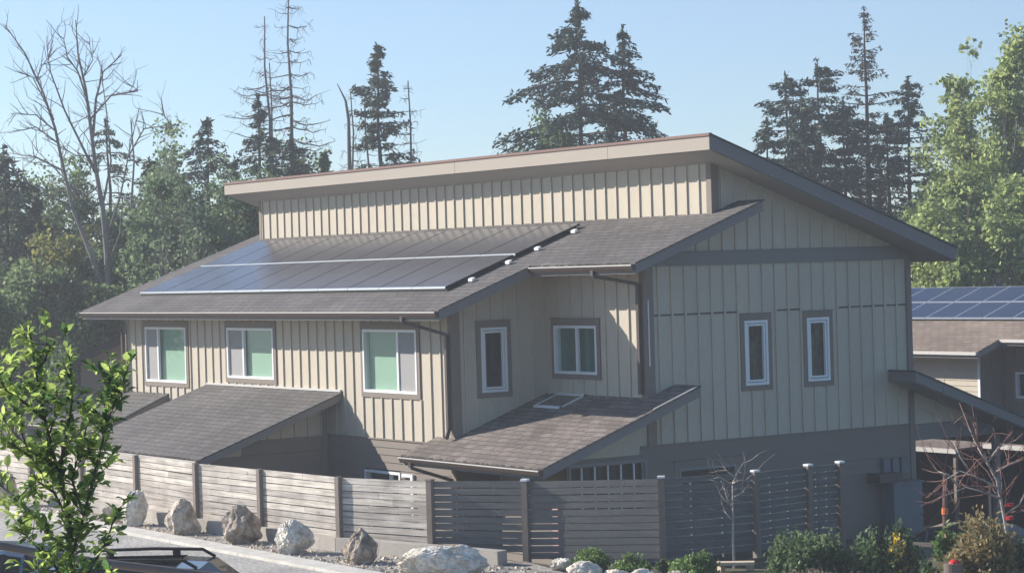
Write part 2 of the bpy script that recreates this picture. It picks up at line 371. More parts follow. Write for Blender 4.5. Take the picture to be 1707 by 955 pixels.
# ---------------------------------------------------------------- ground
FENCE = [(-22.0, -5.75, 1.44), (-17.0, -5.72, 1.44), (-13.4, -5.7, 1.44), (-9.9, -5.68, 1.44)]
FPOST = [(228, 757, 1.44), (328, 770, 1.44), (435, 780, 1.44), (566, 793, 1.44), (718, 800, 1.44), (876, 800, 1.46), (1102, 795, 1.56), (1257, 785, 1.54), (1345, 775, 1.54), (1398, 770, 1.54)]
def at_z(px, py, z):
    d = fw + rt*((px-853.5)/FPX) - up*((py-477.5)/FPX); return CAM + d*((z-CAM.z)/d.z)
for px, py, z in FPOST:
    p = at_z(px, py+1, z); FENCE.append((p.x, p.y, z))
FENCE[0:4] = [(FENCE[4][0]-3.0*k, FENCE[4][1]-0.02*k, 1.44) for k in (5, 4, 3, 2)]
FENCE.insert(4, (FENCE[5][0]-3.0 if False else FENCE[4][0]-3.0, FENCE[4][1]-0.01, 1.44))
INS = [(p[0], p[1]) for p in FENCE] + [(9.2, 12), (9.2, 60), (-40, 60), (-40, FENCE[0][1])]
def inside(x, y):
    c = False; n = len(INS)
    for i in range(n):
        x1, y1 = INS[i]; x2, y2 = INS[i-1]
        if (y1 > y) != (y2 > y) and x < (x2-x1)*(y-y1)/(y2-y1)+x1: c = not c
    return c
def height(x, y):
    inn = inside(x, y)
    h = -0.95 if inn else 0.0
    if not inn and y > 1: h -= 0.95*ss(2.5, 9, y)
    h -= 0.9*ss(8, 14, y) + 1.9*ss(14, 28, y)
    return h + 0.04*noise.noise(Vector((x*0.4, y*0.4, 0)))*(0 if y < -6 else 1)
gx = sorted(set([-3000, -1200, -500, -250, -150, -100, -70] + list(np.arange(-50, 50.1, 0.5)) + [60, 80, 120, 250, 600, 1500, 3000]))
gy = sorted(set([-3000, -1200, -500, -200, -100, -60, -40] + list(np.arange(-30, 45.1, 0.5)) + [52, 65, 90, 130, 200, 400, 900, 3000]))
mb = MB()
mb.v = [(x, y, height(x, y)-(0.02 if y < -5.9 else 0)) for y in gy for x in gx]
nx = len(gx)
mb.f = [(j*nx+i, j*nx+i+1, (j+1)*nx+i+1, (j+1)*nx+i) for j in range(len(gy)-1) for i in range(nx-1)]
g = mb.build('ground', 'soil', smooth=True); g['kind'] = 'structure'
mb = MB(); mb.box(-120, -22, -0.25, 80, -6.95, 0.0); mb.build('road', 'asphalt')['kind'] = 'structure'
mb = MB(); x = -60.0
while x < 40:
    mb.box(x, -6.944, -0.2, x+2.98, -6.45, 0.06); x += 3.0
mb.build('kerb', 'curb_stone')['kind'] = 'structure'
mb = MB()
gv = [(-60, -6.44), (60, -6.44), (60, -6.2), (20, -6.1), (11.5, -4.6), (9.3, -3.9), (7.9, -3.6), (6.5, -4.75), (-60, -5.45)]
mb.prism([(x, y, 0.012) for x, y in gv], (0, 0, -0.2)); mb.build('gravel_strip', 'gravel')['kind'] = 'structure'

rngp = np.random.default_rng(8); np_ = 2600
px_ = rngp.uniform(-9, 14, np_); py_ = rngp.uniform(-6.42, -5.55, np_); px_[1400:] = rngp.uniform(5, 12, np_-1400); py_[1400:] = rngp.uniform(-6.4, -4.2, np_-1400)
tet = np.array([[(1, 0, 0), (-.6, .8, 0), (0, 0, .8)], [(-.6, .8, 0), (-.6, -.8, 0), (0, 0, .8)], [(-.6, -.8, 0), (1, 0, 0), (0, 0, .8)]], float)
sz_ = rngp.gamma(2, .012, np_)+.01; a_ = rngp.uniform(0, 6.28, np_); cs_, sn_ = np.cos(a_), np.sin(a_)
tv = tet[None]*sz_[:, None, None, None]; tx = tv[..., 0]*cs_[:, None, None]-tv[..., 1]*sn_[:, None, None]+px_[:, None, None]; ty = tv[..., 0]*sn_[:, None, None]+tv[..., 1]*cs_[:, None, None]+py_[:, None, None]
tag(np_mesh('pebbles', np.stack([tx, ty, tv[..., 2]+.008], -1).reshape(-1, 3), 3, 'rock_tan'), 'loose stones scattered between kerb and fence', None, kind='stuff')

# ---------------------------------------------------------------- walls with battens
def Pfront(y): return lambda u, z, o: (u, y-o, z)
def Pright(x): return lambda u, z, o: (x+o, u, z)
def wall_cells(mb, P, u0, u1, bot, top, holes, kinks=()):
    us = sorted(set([u0, u1] + [k for k in kinks if u0 < k < u1] + [h[i] for h in holes for i in (0, 1)]))
    for a, b in zip(us, us[1:]):
        m = (a+b)/2; hs = sorted([(h[2], h[3]) for h in holes if h[0] <= m <= h[1]])
        segs = []; lo = None
        for z0, z1 in hs: segs.append((lo, z0)); lo = z1
        segs.append((lo, None))
        for z0, z1 in segs:
            A = (bot(a+1e-6) if z0 is None else z0, bot(b-1e-6) if z0 is None else z0); B = (top(a+1e-6) if z1 is None else z1, top(b-1e-6) if z1 is None else z1)
            if B[0]-A[0] < 0.01 and B[1]-A[1] < 0.01: continue
            mb.face([P(a, A[0], 0), P(b, A[1], 0), P(b, max(B[1], A[1]), 0), P(a, max(B[0], A[0]), 0)])
def battens(mb, P, u0, u1, bot, top, holes, sp=0.43, w=0.05, t=0.034, start=None, margin=0.11):
    u = (u0+0.12) if start is None else start
    while u < u1-0.05:
        z0, z1 = bot(u), top(u); cuts = sorted([(h[2]-margin, h[3]+margin+0.04) for h in holes if h[0]-margin-w/2 < u < h[1]+margin+w/2])
        lo = z0
        for a, b in cuts:
            if a > lo+0.02: mb.pbox(P, u-w/2, u+w/2, lo, a, 0.0, t)
            lo = max(lo, b)
        if z1 > lo+0.02: mb.pbox(P, u-w/2, u+w/2, lo, z1, 0.0, t)
        u += sp
def lap_siding(mb, P, u0, u1, z0, z1, holes=(), lap=0.17, o=0.0):
    z = z1
    while z > z0:
        zz = max(z-lap, z0); us = sorted(set([u0, u1]+[h[i] for h in holes for i in (0, 1)]))
        for a, b in zip(us, us[1:]):
            m = (a+b)/2
            if any(h[0] <= m <= h[1] and h[2] < (z+zz)/2 < h[3] for h in holes): continue
            mb.face([P(a, zz, o+0.022), P(b, zz, o+0.022), P(b, z, o), P(a, z, o)]); mb.face([P(a, zz, o), P(b, zz, o), P(b, zz, o+0.022), P(a, zz, o+0.022)])
        z = zz

house = thing('house', (-6, 4, -0.95), 'long two storey tan house with shed roofs and a solar array behind the slatted fence', 'house')

mottled('vinyl_grey', (0.22, 0.22, 0.22), 0.05, 4, 0.5)
def window(P, u0, u1, z0, z1, kind='slider', mull=0.36, blind='blind_green', trim=True, depth=0.11, parent=house, flip=False, fmat='vinyl'):
    fr = MB(); w = 0.06
    def ring(mb, a, b, c, d, w, o0, o1):
        mb.pbox(P, a, a+w, c, d, o0, o1); mb.pbox(P, b-w, b, c, d, o0, o1); mb.pbox(P, a+w, b-w, c, c+w, o0, o1); mb.pbox(P, a+w, b-w, d-w, d, o0, o1)
    ring(fr, u0, u1, z0, z1, w, -depth, 0.045)
    if kind == 'slider':
        m = u0+(u1-u0)*mull; fr.pbox(P, m-0.035, m+0.035, z0+w, z1-w, -0.05, 0.02)
    if kind == 'double':
        ring(fr, u0+0.075, u1-0.075, z0+0.075, z1-0.075, 0.045, -0.03, 0.03)
    win = fr.build('window', fmat, parent)
    PINV[win.name] = Matrix()
    def sub(mb, name, mat):
        o = mb.build(name, mat); o.parent = win; o.matrix_parent_inverse = (win.matrix_parent_inverse @ Matrix()).copy(); 
        o.matrix_parent_inverse = Matrix(); o.location = (0, 0, 0); return o
    if trim:
        t = MB(); k = 0.115; t.pbox(P, u0-k, u0-0.002, z0-k, z1+0.15, -0.02, 0.036); t.pbox(P, u1+0.002, u1+k, z0-k, z1+0.15, -0.02, 0.036)
        t.pbox(P, u0-0.002, u1+0.002, z0-k, z0-0.002, -0.02, 0.034); t.pbox(P, u0-0.002, u1+0.002, z1+0.002, z1+0.148, -0.02, 0.038)
        t.pbox(P, u0-k-0.02, u1+k+0.02, z1+0.15, z1+0.165, -0.02, 0.055)
        sub(t, 'trim', 'trim')
    p = MB(); p.face([P(u0+w, z0+w, -0.04), P(u1-w, z0+w, -0.04), P(u1-w, z1-w, -0.04), P(u0+w, z1-w, -0.04)]); sub(p, 'pane', 'glass')
    b = MB(); b.pbox(P, u0+0.01, u1-0.01, z0+0.01, z1-0.01, -depth-0.02, -depth-0.004); sub(b, 'blind' if blind == 'blind_green' else 'pane_backing', blind)  # by material it stands for a real drape
    if kind == 'slider' and blind == 'blind_green':
        sc = MB(); a, c_ = (u0+w, u0+(u1-u0)*mull-0.035) if not flip else (u0+(u1-u0)*mull+0.035, u1-w)
        sc.face([P(a, z0+w, -0.012), P(c_, z0+w, -0.012), P(c_, z1-w, -0.012), P(a, z1-w, -0.012)]); sub(sc, 'insect_screen', 'screen')
    return win

g_ = 1.0619
wz = lambda z: z-g_
H1 = [(-15.72, -13.19, wz(3.606), wz(5.1025)), (-10.79, -8.265, wz(3.817), wz(5.1025)), (-3.86, -1.479, wz(3.645), wz(5.1025))]
HB = [(0.714, 1.405, wz(3.687), wz(5.123))]
HC = [(0.439, 2.045, wz(4.045), wz(5.118))]
HG = [(5.113, 5.771, wz(3.712), wz(5.128)), (6.914, 7.569, wz(3.712), wz(5.128))]
PF, PB, PC, PG, PU = Pfront(0), Pright(0), Pfront(d1), Pright(W), Pfront(yc)
cz = lambda v: (lambda u: v)
soff = 0.10
wm = MB()                                                    # front walls
top0 = cz(rz(0)-soff)
wall_cells(wm, PF, -L, 0, cz(zb), top0, H1); battens(wm, PF, -L, 0, cz(zb), top0, H1, 0.43)
wm.build('front_wall', 'siding', house)
wm = MB(); topB = lambda y: rz(y)-soff
wall_cells(wm, PB, 0, d1, cz(zb), topB, HB); battens(wm, PB, 0, d1, cz(zb), topB, HB, 0.36, start=0.30)
wm.build('recess_side_wall', 'siding', house)
wm = MB(); topC = cz(rz(d1)-soff)
wall_cells(wm, PC, 0, W, cz(zb), topC, HC); battens(wm, PC, 0, W, cz(zb), topC, HC, 0.43, start=0.2)
wm.build('recess_front_wall', 'siding', house)
wm = MB()                                                    # gable wall
topG = lambda y: (rz(y)-soff) if y < yc else ur(y)-soff
zband = 5.60
wall_cells(wm, PG, d1, G, cz(zb), topG, HG, (yc,))
low = lambda y: min(topG(y), 5.30)
battens(wm, PG, d1+0.1, G, cz(zb), low, HG, 0.362, start=d1+0.34)
battens(wm, PG, yc-1.9, G, cz(zband), topG, [], 0.362, start=d1+0.34+0.362)
def topR(y): return 2.79-0.362*(y-9.36)-0.12
wall_cells(wm, PG, G, 12.6, lambda y: min(zb, topR(y)), topR, []); battens(wm, PG, G, 12.5, cz(zb), topR, [], 0.362, start=d1+0.34+0.362*22)
wm.build('gable_wall', 'siding', house)
wm = MB(); cb = lambda u: rz(yc)-0.05
wall_cells(wm, PU, -L, W, cb, cz(ur(yc)-soff), []); battens(wm, PU, -L, W, cb, cz(ur(yc)-soff), [], 0.43)
wm.build('clerestory_wall', 'siding', house)
wm = MB(); PL = lambda u, z, o: (-L-o, u, z)
wall_cells(wm, PL, 0, G, cz(zb), topG, [], (yc,)); battens(wm, PL, 0, G, cz(zb), topG, [], 0.43)
wm.build('side_wall', 'siding', house)
wm = MB(); PK = lambda u, z, o: (u, G+o, z)
wall_cells(wm, PK, -L, W, cz(zb), cz(ur(G)-soff), []); battens(wm, PK, -L, W, cz(zb), cz(ur(G)-soff), [], 0.43)
wm.build('back_wall', 'siding', house)
# lower storey lap siding
HL1 = [(-10.71, -8.33, -0.35, 0.72), (-3.93, -2.34, -0.35, 0.78)]
HLG = [(0.30, 2.34, 0.15, 1.26), (3.19, 4.80, -0.1, 0.98)]
def lower_wall(P, a, b, holes=()):
    wm = MB(); lap_siding(wm, P, a, b, zbot, zb, holes, o=0.012); wm.pbox(P, a, b, zb, zb+0.03, 0.0, 0.045)
    for h in holes: pass
    return wm.build('lower_wall', 'lap', house)
lower_wall(PF, -L, 0, HL1); lower_wall(PB, 0, d1); lower_wall(PC, 0, W); lower_wall(PG, 2.2, G, [h for h in HLG if h[0] > 2.5]); lower_wall(PL, 0, G); lower_wall(PK, -L, W)
# enclosed front of the corner porch and its side (pantry) wall
lower_wall(Pfront(0.25), 1.4, W); 
wm = MB(); lap_siding(wm, PG, 0.25, 2.2, zbot, 1.35, [HLG[0]], o=0.012); wm.build('lower_wall', 'lap', house)
wm = MB(); PFl = PG
wall_cells(wm, PG, 0.25, d1, cz(1.30), lambda y: zp2f(y)-0.1, []); battens(wm, PG, 0.4, d1, cz(1.5), lambda y: zp2f(y)-0.1, [], 0.362, start=d1+0.34-0.362)
wm.build('porch_side_wall', 'siding', house)
window(PG, 0.30, 2.34, 0.15, 1.26, 'plain', blind='dark_room', trim=False, fmat='vinyl_grey')
wm = MB()
for k in range(1, 6): wm.pbox(PG, 0.30+k*0.34-0.015, 0.30+k*0.34+0.015, 0.21, 1.20, 0.0, 0.03)
wm.build('window_grille', 'vinyl', house)
window(PG, 3.19, 4.80, -0.1, 0.98, 'plain', blind='dark_room', fmat='vinyl_grey')
window(PF, *HL1[0], 'slider', 0.66, 'dark_room', trim=False); window(PF, *HL1[1], 'slider', 0.7, 'dark_room', trim=False)
wm = MB(); wm.pbox(PF, -1.82, -1.72, zbot, 0.77, 0.03, 0.09); wm.pbox(PF, -2.2, -1.82, 0.70, 0.77, 0.03, 0.09); wm.build('door_frame', 'vinyl', house)
# upper windows
window(PF, *H1[0], 'slider', 0.30); window(PF, *H1[1], 'slider', 0.34); window(PF, *H1[2], 'slider', 0.64, flip=True)
window(PB, *HB[0], 'double', blind='dark_room'); window(PC, *HC[0], 'slider', 0.52, 'curtain_dim')
window(PG, *HG[0], 'double', blind='reflection_brown'); window(PG, *HG[1], 'double', blind='reflection_brown')

# corner boards and bands
def board(P, u0, u1, z0, z1, o1=0.045, name='corner_board', mat='trim'):
    b = MB(); b.pbox(P, u0, u1, z0, z1, 0.002, o1); return b.build(name, mat, house)
board(PF, -0.14, 0.043, zbot, rz(0)-0.12); board(PB, -0.0, 0.16, zb, rz(0)-0.1, 0.041)
board(PF, -L-0.04, -L+0.1, zb, rz(0)-0.12)
board(PC, W-0.14, W+0.043, zb, rz(d1)-0.12); board(PG, d1, d1+0.19, zb, rz(d1)-0.1, 0.041)
board(PU, W-0.13, W+0.043, rz(yc)-0.02, ur(yc)-0.1); board(PG, yc, yc+0.17, rz(yc)+0.05, ur(yc)-0.1, 0.041)
board(PG, G-0.12, G+0.03, zbot, 5.3, 0.05); board(PU, -L-0.04, -L+0.1, rz(yc)-0.02, ur(yc)-0.1)
board(PG, 2.6, G-0.02, 5.31, zband, 0.05, 'band_board', 'rake'); board(PG, 2.55, G, zband, zband+0.02, 0.07, 'flashing', 'rake')
fl = MB(); u = d1+0.34+0.025-0.362*0
y = d1+0.34
fl.pbox(PG, d1+0.19, y-0.025, 4.25, 4.285, 0.0, 0.02)
while y < G-0.2:
    y2 = min(y+0.362-0.025, G-0.12)
    if any(h[0]-0.13 < (y+y2)/2 < h[1]+0.13 for h in HG):
        if fl.v: fl.build('joint_flashing', 'gutter', house); fl = MB()
    else: fl.pbox(PG, y+0.035, y2-0.01, 4.25, 4.285, 0.0, 0.025)
    y += 0.362
fl.build('joint_flashing', 'gutter', house)
board(PF, -L, 0, rz(0)-0.20, rz(0)-0.12, 0.03, 'frieze_board', 'siding')

# ---------------------------------------------------------------- roofs
def roof(plan, zf, th, name='roof', sh='shingle', body='rake', soffit='soffit'):
    b = MB(); n = len(plan)
    b.prism([(x, y, zf(y)-0.035) for x, y in plan], (0, 0, -th)); r = b.build(name, body, house)
    t = MB(); pl = offset_poly(plan, 0.03); t.prism([(x, y, zf(y)) for x, y in pl], (0, 0, -0.033))
    o = t.build('shingles', sh); o.parent = r
    q = MB(); pi = offset_poly(plan, -0.05); q.prism([(x, y, zf(y)-0.035-th) for x, y in pi], (0, 0, -0.012))
    o = q.build('soffit', soffit); o.parent = r
    return r
low_plan = [(-L-oh, -oe), (oh, -oe), (oh, d1-oe), (W+oh, d1-oe), (W+oh, yc+dl), (W+0.002, yc+dl), (W+0.002, yc+0.02), (-L-0.002, yc+0.02), (-L-0.002, yc+dl), (-L-oh, yc+dl)]
roof(low_plan, rz, 0.21)
up_plan = [(-L-ohU, yc-ou), (W+ohU, yc-ou), (W+ohU, G+ou), (-L-ohU, G+ou)]
roof(up_plan, ur, 0.30)
b = MB()
xs = [-L-ohU, -5.34, 1.03, W+ohU]
for a, c_ in zip(xs, xs[1:]): b.box(a+0.006, yc-ou-0.03, zu-0.345, c_-0.006, yc-ou-0.002, zu-0.045)
b.build('fascia', 'fascia', house)
b = MB(); b.box(-L-ohU-0.03, yc-ou-0.06, zu-0.05, W+ohU+0.03, yc-ou+0.02, zu-0.005+0.012); b.build('drip_edge', 'drip_red', house)
roof([(-12.07, -3.78), (-4.93, -3.78), (-4.93, -0.002), (-12.07, -0.002)], zp1f, 0.17)
roof([(-0.72, -0.93), (W+oh, -0.93), (W+oh, d1+0.69), (W+0.05, d1+0.69), (W+0.05, d1-0.002), (0.05, d1-0.002), (0.05, -0.04), (-0.72, -0.04)], zp2f, 0.20, sh='shingle_porch')
b = MB(); b.pbox(PF, -12.0, -4.95, 2.548, 2.60, 0.0, 0.06); b.build('flashing', 'lip', house)
# rear lean-to roof beyond the gable
def zrr(y): return 2.79-0.362*(y-9.36)
roof([(0.5, 9.36), (W+oh, 9.36), (W+oh, 14.2), (0.5, 14.2)] if False else [(W+0.055, 9.36), (W+oh, 9.36), (W+oh, 14.4), (-1.0, 14.4), (-1.0, G+0.02), (W+0.055, G+0.02)], zrr, 0.22)
b = MB(); b.box(W-0.12, G+0.04, 1.12, W-0.0, 12.9, 1.49); b.build('beam', 'rake', house)
b = MB(); b.box(W-0.14, 12.75, -3, W+0.0, 12.9, 1.2); b.build('porch_post', 'rake', house)
# left low roof
def zl(y): return 1.40+0.42*(y+2.0)
b = MB(); roof([(-19.9, -2.0), (-14.4, -2.0), (-14.4, -0.003), (-L-0.06, -0.003), (-L-0.06, 0.6), (-19.9, 0.6)], zl, 0.15)
b = MB(); b.box(-19.5, -1.6, zbot, -14.8, -0.05, 1.35); b.build('side_bay_wall', 'lap', house)
# porch enclosure
b = MB(); Pp = Pright(-5.65)
wall_cells(b, Pp, -3.2, 0, lambda y: 1.1 if y < -2.35 else zb, lambda y: zp1f(y)-0.12, [], (-2.35,)); battens(b, Pp, -3.2, 0, cz(zb), lambda y: zp1f(y)-0.1, [], 0.36)
b.build('porch_side_wall', 'siding', house)
def lap_part(P, a, b_, z0, z1):
    wm = MB(); lap_siding(wm, P, a, b_, z0, z1, o=0.012); wm.build('lower_wall', 'lap', house)
lap_part(Pp, -3.2, 0, zbot, 1.15); lap_part(Pp, -2.35, 0, 1.152, zb); lap_part(Pfront(-3.2), -11.4, -5.65, zbot, 1.15)
board(Pp, -0.2, -0.05, zbot, zp1f(0)-0.2)
board(Pfront(-0.7), W-0.05, W+0.07, zbot, 1.2, 0.12, 'porch_post', 'white_paint')

# gutters
def gutter(x0, x1, y, z, down=None):
    b = MB(); prof = [(0, 0), (0, -0.12), (-0.07, -0.13), (-0.105, -0.07), (-0.12, -0.012), (-0.105, -0.012), (-0.09, -0.07), (-0.06, -0.115), (-0.012, -0.105), (-0.012, 0)]
    b.prism([(x0, y+p, z+q) for p, q in prof], (x1-x0, 0, 0)); gt = b.build('gutter', 'gutter', house)
    t = MB(); t.box(x0-0.005, y-0.128, z-0.03, x1+0.005, y-0.106, z-0.006); o = t.build('gutter_lip', 'lip'); o.parent = gt  # pale strip paints the sunlit highlight along the top edge
    e = MB(); 
    for xx in (x0-0.008, x1): e.prism([(xx, y, z-0.0), (xx, y, z-0.13), (xx, y-0.07, z-0.135), (xx, y-0.125, z-0.01)], (0.008, 0, 0))
    o = e.build('end_cap', 'gutter'); o.parent = gt
gutter(-L-oh, oh, -oe-0.002, rz(-oe)-0.045); gutter(oh, W+oh, d1-oe-0.002, rz(d1-oe)-0.045)
gutter(-12.07, -4.93, -3.782, zp1f(-3.78)-0.045); gutter(-0.72, W+oh, -0.932, zp2f(-0.93)-0.045); gutter(-19.9, -14.4, -2.002, zl(-2.0)-0.045)
def downspout(pts, edge=True):
    b = MB()
    for a, c_ in zip(pts, pts[1:]): b.beam(a, c_, 0.09, 0.075, (0, 1, 0) if abs(Vector(c_)[2]-Vector(a)[2]) > 0.5*(Vector(c_)-Vector(a)).length else (0, 0, 1))
    return b.build('downspout', 'gutter', house)
zg1 = rz(-oe)-0.15
downspout([(-0.55, -oe-0.05, zg1), (-0.55, -oe-0.05, zg1-0.12), (0.02-0.12, -0.11, 3.95), (-0.10, -0.11, zp2f(0)+0.18), (0.02, -0.24, zp2f(0)+0.02)])
zg2 = rz(d1-oe)-0.15
downspout([(W-0.75+0.2, d1-oe-0.05, zg2), (W-0.55, d1-oe-0.05, zg2-0.12), (W-0.1, d1-0.11, 4.95), (W-0.10, d1-0.11, zp2f(d1)+0.08)])
downspout([(-L-0.02, -0.9, zg1), (-L-0.02, -0.14, 3.9), (-L-0.02, -0.12, 0.5)])
downspout([(-0.3, -0.99, zp2f(-0.93)-0.15), (-0.3, -0.99, zp2f(-0.93)-0.27), (0.02, -0.12, 0.75), (0.02, -0.12, -0.6)])
b = MB(); b.pbox(PG, d1+0.03, d1+0.05, 3.2, 4.6, 0.041, 0.06); b.build('pale_strip', 'vinyl', house)  # thin pale vertical strip on the corner board
# skylight on the porch roof
b = MB()
def sk(x, y, o): return (x, y, zp2f(y)+o)
X0, X1, Y0, Y1 = 0.55, 1.6, 1.70, 2.40
for a, c_, e, f_ in ((X0, X1, Y0, Y0+0.06), (X0, X1, Y1-0.06, Y1), (X0, X0+0.035, Y0, Y1), (X1-0.035, X1, Y0, Y1)):
    b.hexa([sk(a, e, 0), sk(c_, e, 0), sk(c_, f_, 0), sk(a, f_, 0), sk(a, e, .035), sk(c_, e, .035), sk(c_, f_, .035), sk(a, f_, .035)])
sko = b.build('skylight', 'vinyl', house)
b = MB(); b.face([sk(X0+.03, Y0+.03, .02), sk(X1-.03, Y0+.03, .02), sk(X1-.03, Y1-.03, .02), sk(X0+.03, Y1-.03, .02)]); o = b.build('skylight_glass', 'solar_glass'); o.parent = sko
b = MB(); b.beam((W+oh+0.02, d1-0.55, zp2f(d1-0.55)+0.02), (W+oh+0.02, d1+0.6, zp2f(d1+0.6)+0.02), 0.03, 0.02); b.build('drip_edge', 'lip', house)
# electrical box and meters on the gable wall
b = MB(); b.pbox(PG, 8.97, 9.85, -0.9, 0.22, 0.05, 0.5); b.pbox(PG, 8.93, 9.89, 0.22, 0.27, 0.045, 0.55); b.build('utility_cabinet', 'grey_box', house)
b = MB()
for y in (9.02, 9.30, 9.58): b.pbox(PG, y, y+0.2, 0.42, 0.78, 0.03, 0.14)
b.build('meter_boxes', 'grey_box', house)
b = MB(); b.pbox(PG, 8.6, 9.3, 0.28, 0.48, 0.05, 0.45); b.build('hose_box', 'gutter', house)

# solar panels, 12 columns in two rows
pw, r1, r2, r3 = 1.44, 0.07, 1.93, 3.80
def pp(x, y, o): return (x, y, rz(y)+o)
n_ = 11
PX0 = -0.33-pw*n_-0.0
for row, (ya, yb_) in enumerate(((r1, r2), (r2+0.03, r3))):
    for k in range(n_+ (1 if False else 0)):
        xa = PX0+k*pw; xb = xa+pw-0.02
        b = MB(); b.hexa([pp(xa, ya, .075), pp(xb, ya, .075), pp(xb, yb_-.02, .075), pp(xa, yb_-.02, .075), pp(xa, ya, .115), pp(xb, ya, .115), pp(xb, yb_-.02, .115), pp(xa, yb_-.02, .115)])
        fr = b.build('solar_panel', 'black_gap', house)
        q = MB(); q.hexa([pp(xa, ya-.006, .075), pp(xb, ya-.006, .075), pp(xb, ya-.001, .075), pp(xa, ya-.001, .075), pp(xa, ya-.006, .117), pp(xb, ya-.006, .117), pp(xb, ya+.022, .1195), pp(xa, ya+.022, .1195)]); o = q.build('frame_edge', 'alu'); o.parent = fr  # bright strip paints the sun's reflection on the dark frame's lower edge
        q = MB(); e = 0.02; q.face([pp(xa+e, ya+0.03, .1175), pp(xb-e, ya+0.03, .1175), pp(xb-e, yb_-.03, .1175), pp(xa+e, yb_-.03, .1175)])
        o = q.build('panel_glass', 'solar_glass'); o.parent = fr
for y in (0.62, 1.62, 2.42, 3.45):
    b = MB(); b.hexa([pp(PX0, y-.02, 0.02), pp(-0.12, y-.02, 0.02), pp(-0.12, y+.02, 0.02), pp(PX0, y+.02, 0.02), pp(PX0, y-.02, 0.07), pp(-0.12, y-.02, 0.07), pp(-0.12, y+.02, 0.07), pp(PX0, y+.02, 0.07)])
    rl = b.build('mounting_rail', 'black_gap', house)
    q = MB(); x0_ = -0.2; q.hexa([pp(x0_, y-.04, 0.03), pp(x0_+.16, y-.04, 0.03), pp(x0_+.16, y+.04, 0.03), pp(x0_, y+.04, 0.03), pp(x0_, y-.04, 0.09), pp(x0_+.16, y-.04, 0.09), pp(x0_+.16, y+.04, 0.09), pp(x0_, y+.04, 0.09)])
    o = q.build('end_clip', 'clip_white'); o.parent = rl
b = MB(); b.hexa([pp(PX0, r1+.02, 0.0), pp(-0.3, r1+.02, 0.0), pp(-0.3, r1+.04, 0.0), pp(PX0, r1+.04, 0.0), pp(PX0, r1+.02, 0.075), pp(-0.3, r1+.02, 0.075), pp(-0.3, r1+.04, 0.075), pp(PX0, r1+.04, 0.075)])
b.build('array_skirt', 'black_gap', house)

# ---------------------------------------------------------------- fence
fence = thing('slat_fence', (FENCE[5][0], FENCE[5][1], 0), 'weathered horizontal slat fence with square posts curving round the house', 'fence')
frng = random.Random(5)
SPC = 0.131
for i, (x, y, zt) in enumerate(FENCE):
    w = 0.115; b = MB(); a = FENCE[max(i-1, 0)]; c_ = FENCE[min(i+1, len(FENCE)-1)]
    d = Vector((c_[0]-a[0], c_[1]-a[1], 0)).normalized(); nrm = Vector((d.y, -d.x, 0))
    p = Vector((x, y, 0)) + nrm*0.03
    def pc(u, v, z): q = p+d*u+nrm*v; return (q.x, q.y, z)
    b.hexa([pc(u, v, -0.1) for u, v in ((-w/2, -w/2), (w/2, -w/2), (w/2, w/2), (-w/2, w/2))]+[pc(u, v, zt+0.0) for u, v in ((-w/2, -w/2), (w/2, -w/2), (w/2, w/2), (-w/2, w/2))])
    po = b.build('post', 'post_wood', fence)
    if i >= 9:
        q = MB(); w2 = 0.132; q.hexa([pc(u, v, zt) for u, v in ((-w2/2, -w2/2), (w2/2, -w2/2), (w2/2, w2/2), (-w2/2, w2/2))]+[pc(u, v, zt+0.035) for u, v in ((-w2/2, -w2/2), (w2/2, -w2/2), (w2/2, w2/2), (-w2/2, w2/2))])
        o = q.build('post_cap', 'vinyl' if i > 9 else 'post_wood'); o.parent = po  # white colour paints the sun on the right-hand post tops
for i in range(len(FENCE)-1):
    A, B = FENCE[i], FENCE[i+1]; d = Vector((B[0]-A[0], B[1]-A[1], 0)); ln = d.length; d.normalize(); nrm = Vector((d.y, -d.x, 0))
    b = MB(); low_z = 0.20 if i < 9 else 0.02
    zz = 0.0
    k = 0
    while True:
        ja = frng.uniform(-0.006, 0.006); za = A[2]-0.015-k*SPC+ja; zb_ = B[2]-0.015-k*SPC+ja+frng.uniform(-0.006, 0.006)
        if min(za, zb_)-0.11 < low_z: break
        h = 0.114; splits = [0.06, ln-0.06]
        if frng.random() < 0.5: splits.insert(1, frng.uniform(0.25, 0.75)*ln)
        for u0_, u1_ in zip(splits, splits[1:]):
            u1e = u1_-0.004; t0 = za+(zb_-za)*u0_/ln; t1 = za+(zb_-za)*u1e/ln; o_ = frng.uniform(0.0, 0.004)
            P = lambda u, v, z: (A[0]+d.x*u+nrm.x*v, A[1]+d.y*u+nrm.y*v, z)
            b.hexa([P(u0_, -.02, t0-h), P(u1e, -.02, t1-h), P(u1e, o_, t1-h), P(u0_, o_, t0-h), P(u0_, -.02, t0), P(u1e, -.02, t1), P(u1e, o_, t1), P(u0_, o_, t0)])
        k += 1
    b.build('slat_panel', 'fence_wood' if i < 9 else 'fence_wood_shaded', fence)
    if i >= 4:
        for f_ in (0.33, 0.66):
            q = MB(); x_, y_ = A[0]+d.x*ln*f_-nrm.x*0.045, A[1]+d.y*ln*f_-nrm.y*0.045
            q.box(x_-0.02, y_-0.02, 0.05, x_+0.02, y_+0.02, min(A[2], B[2])-0.05); q.build('batten', 'fence_wood' if i < 9 else 'fence_wood_shaded', fence)
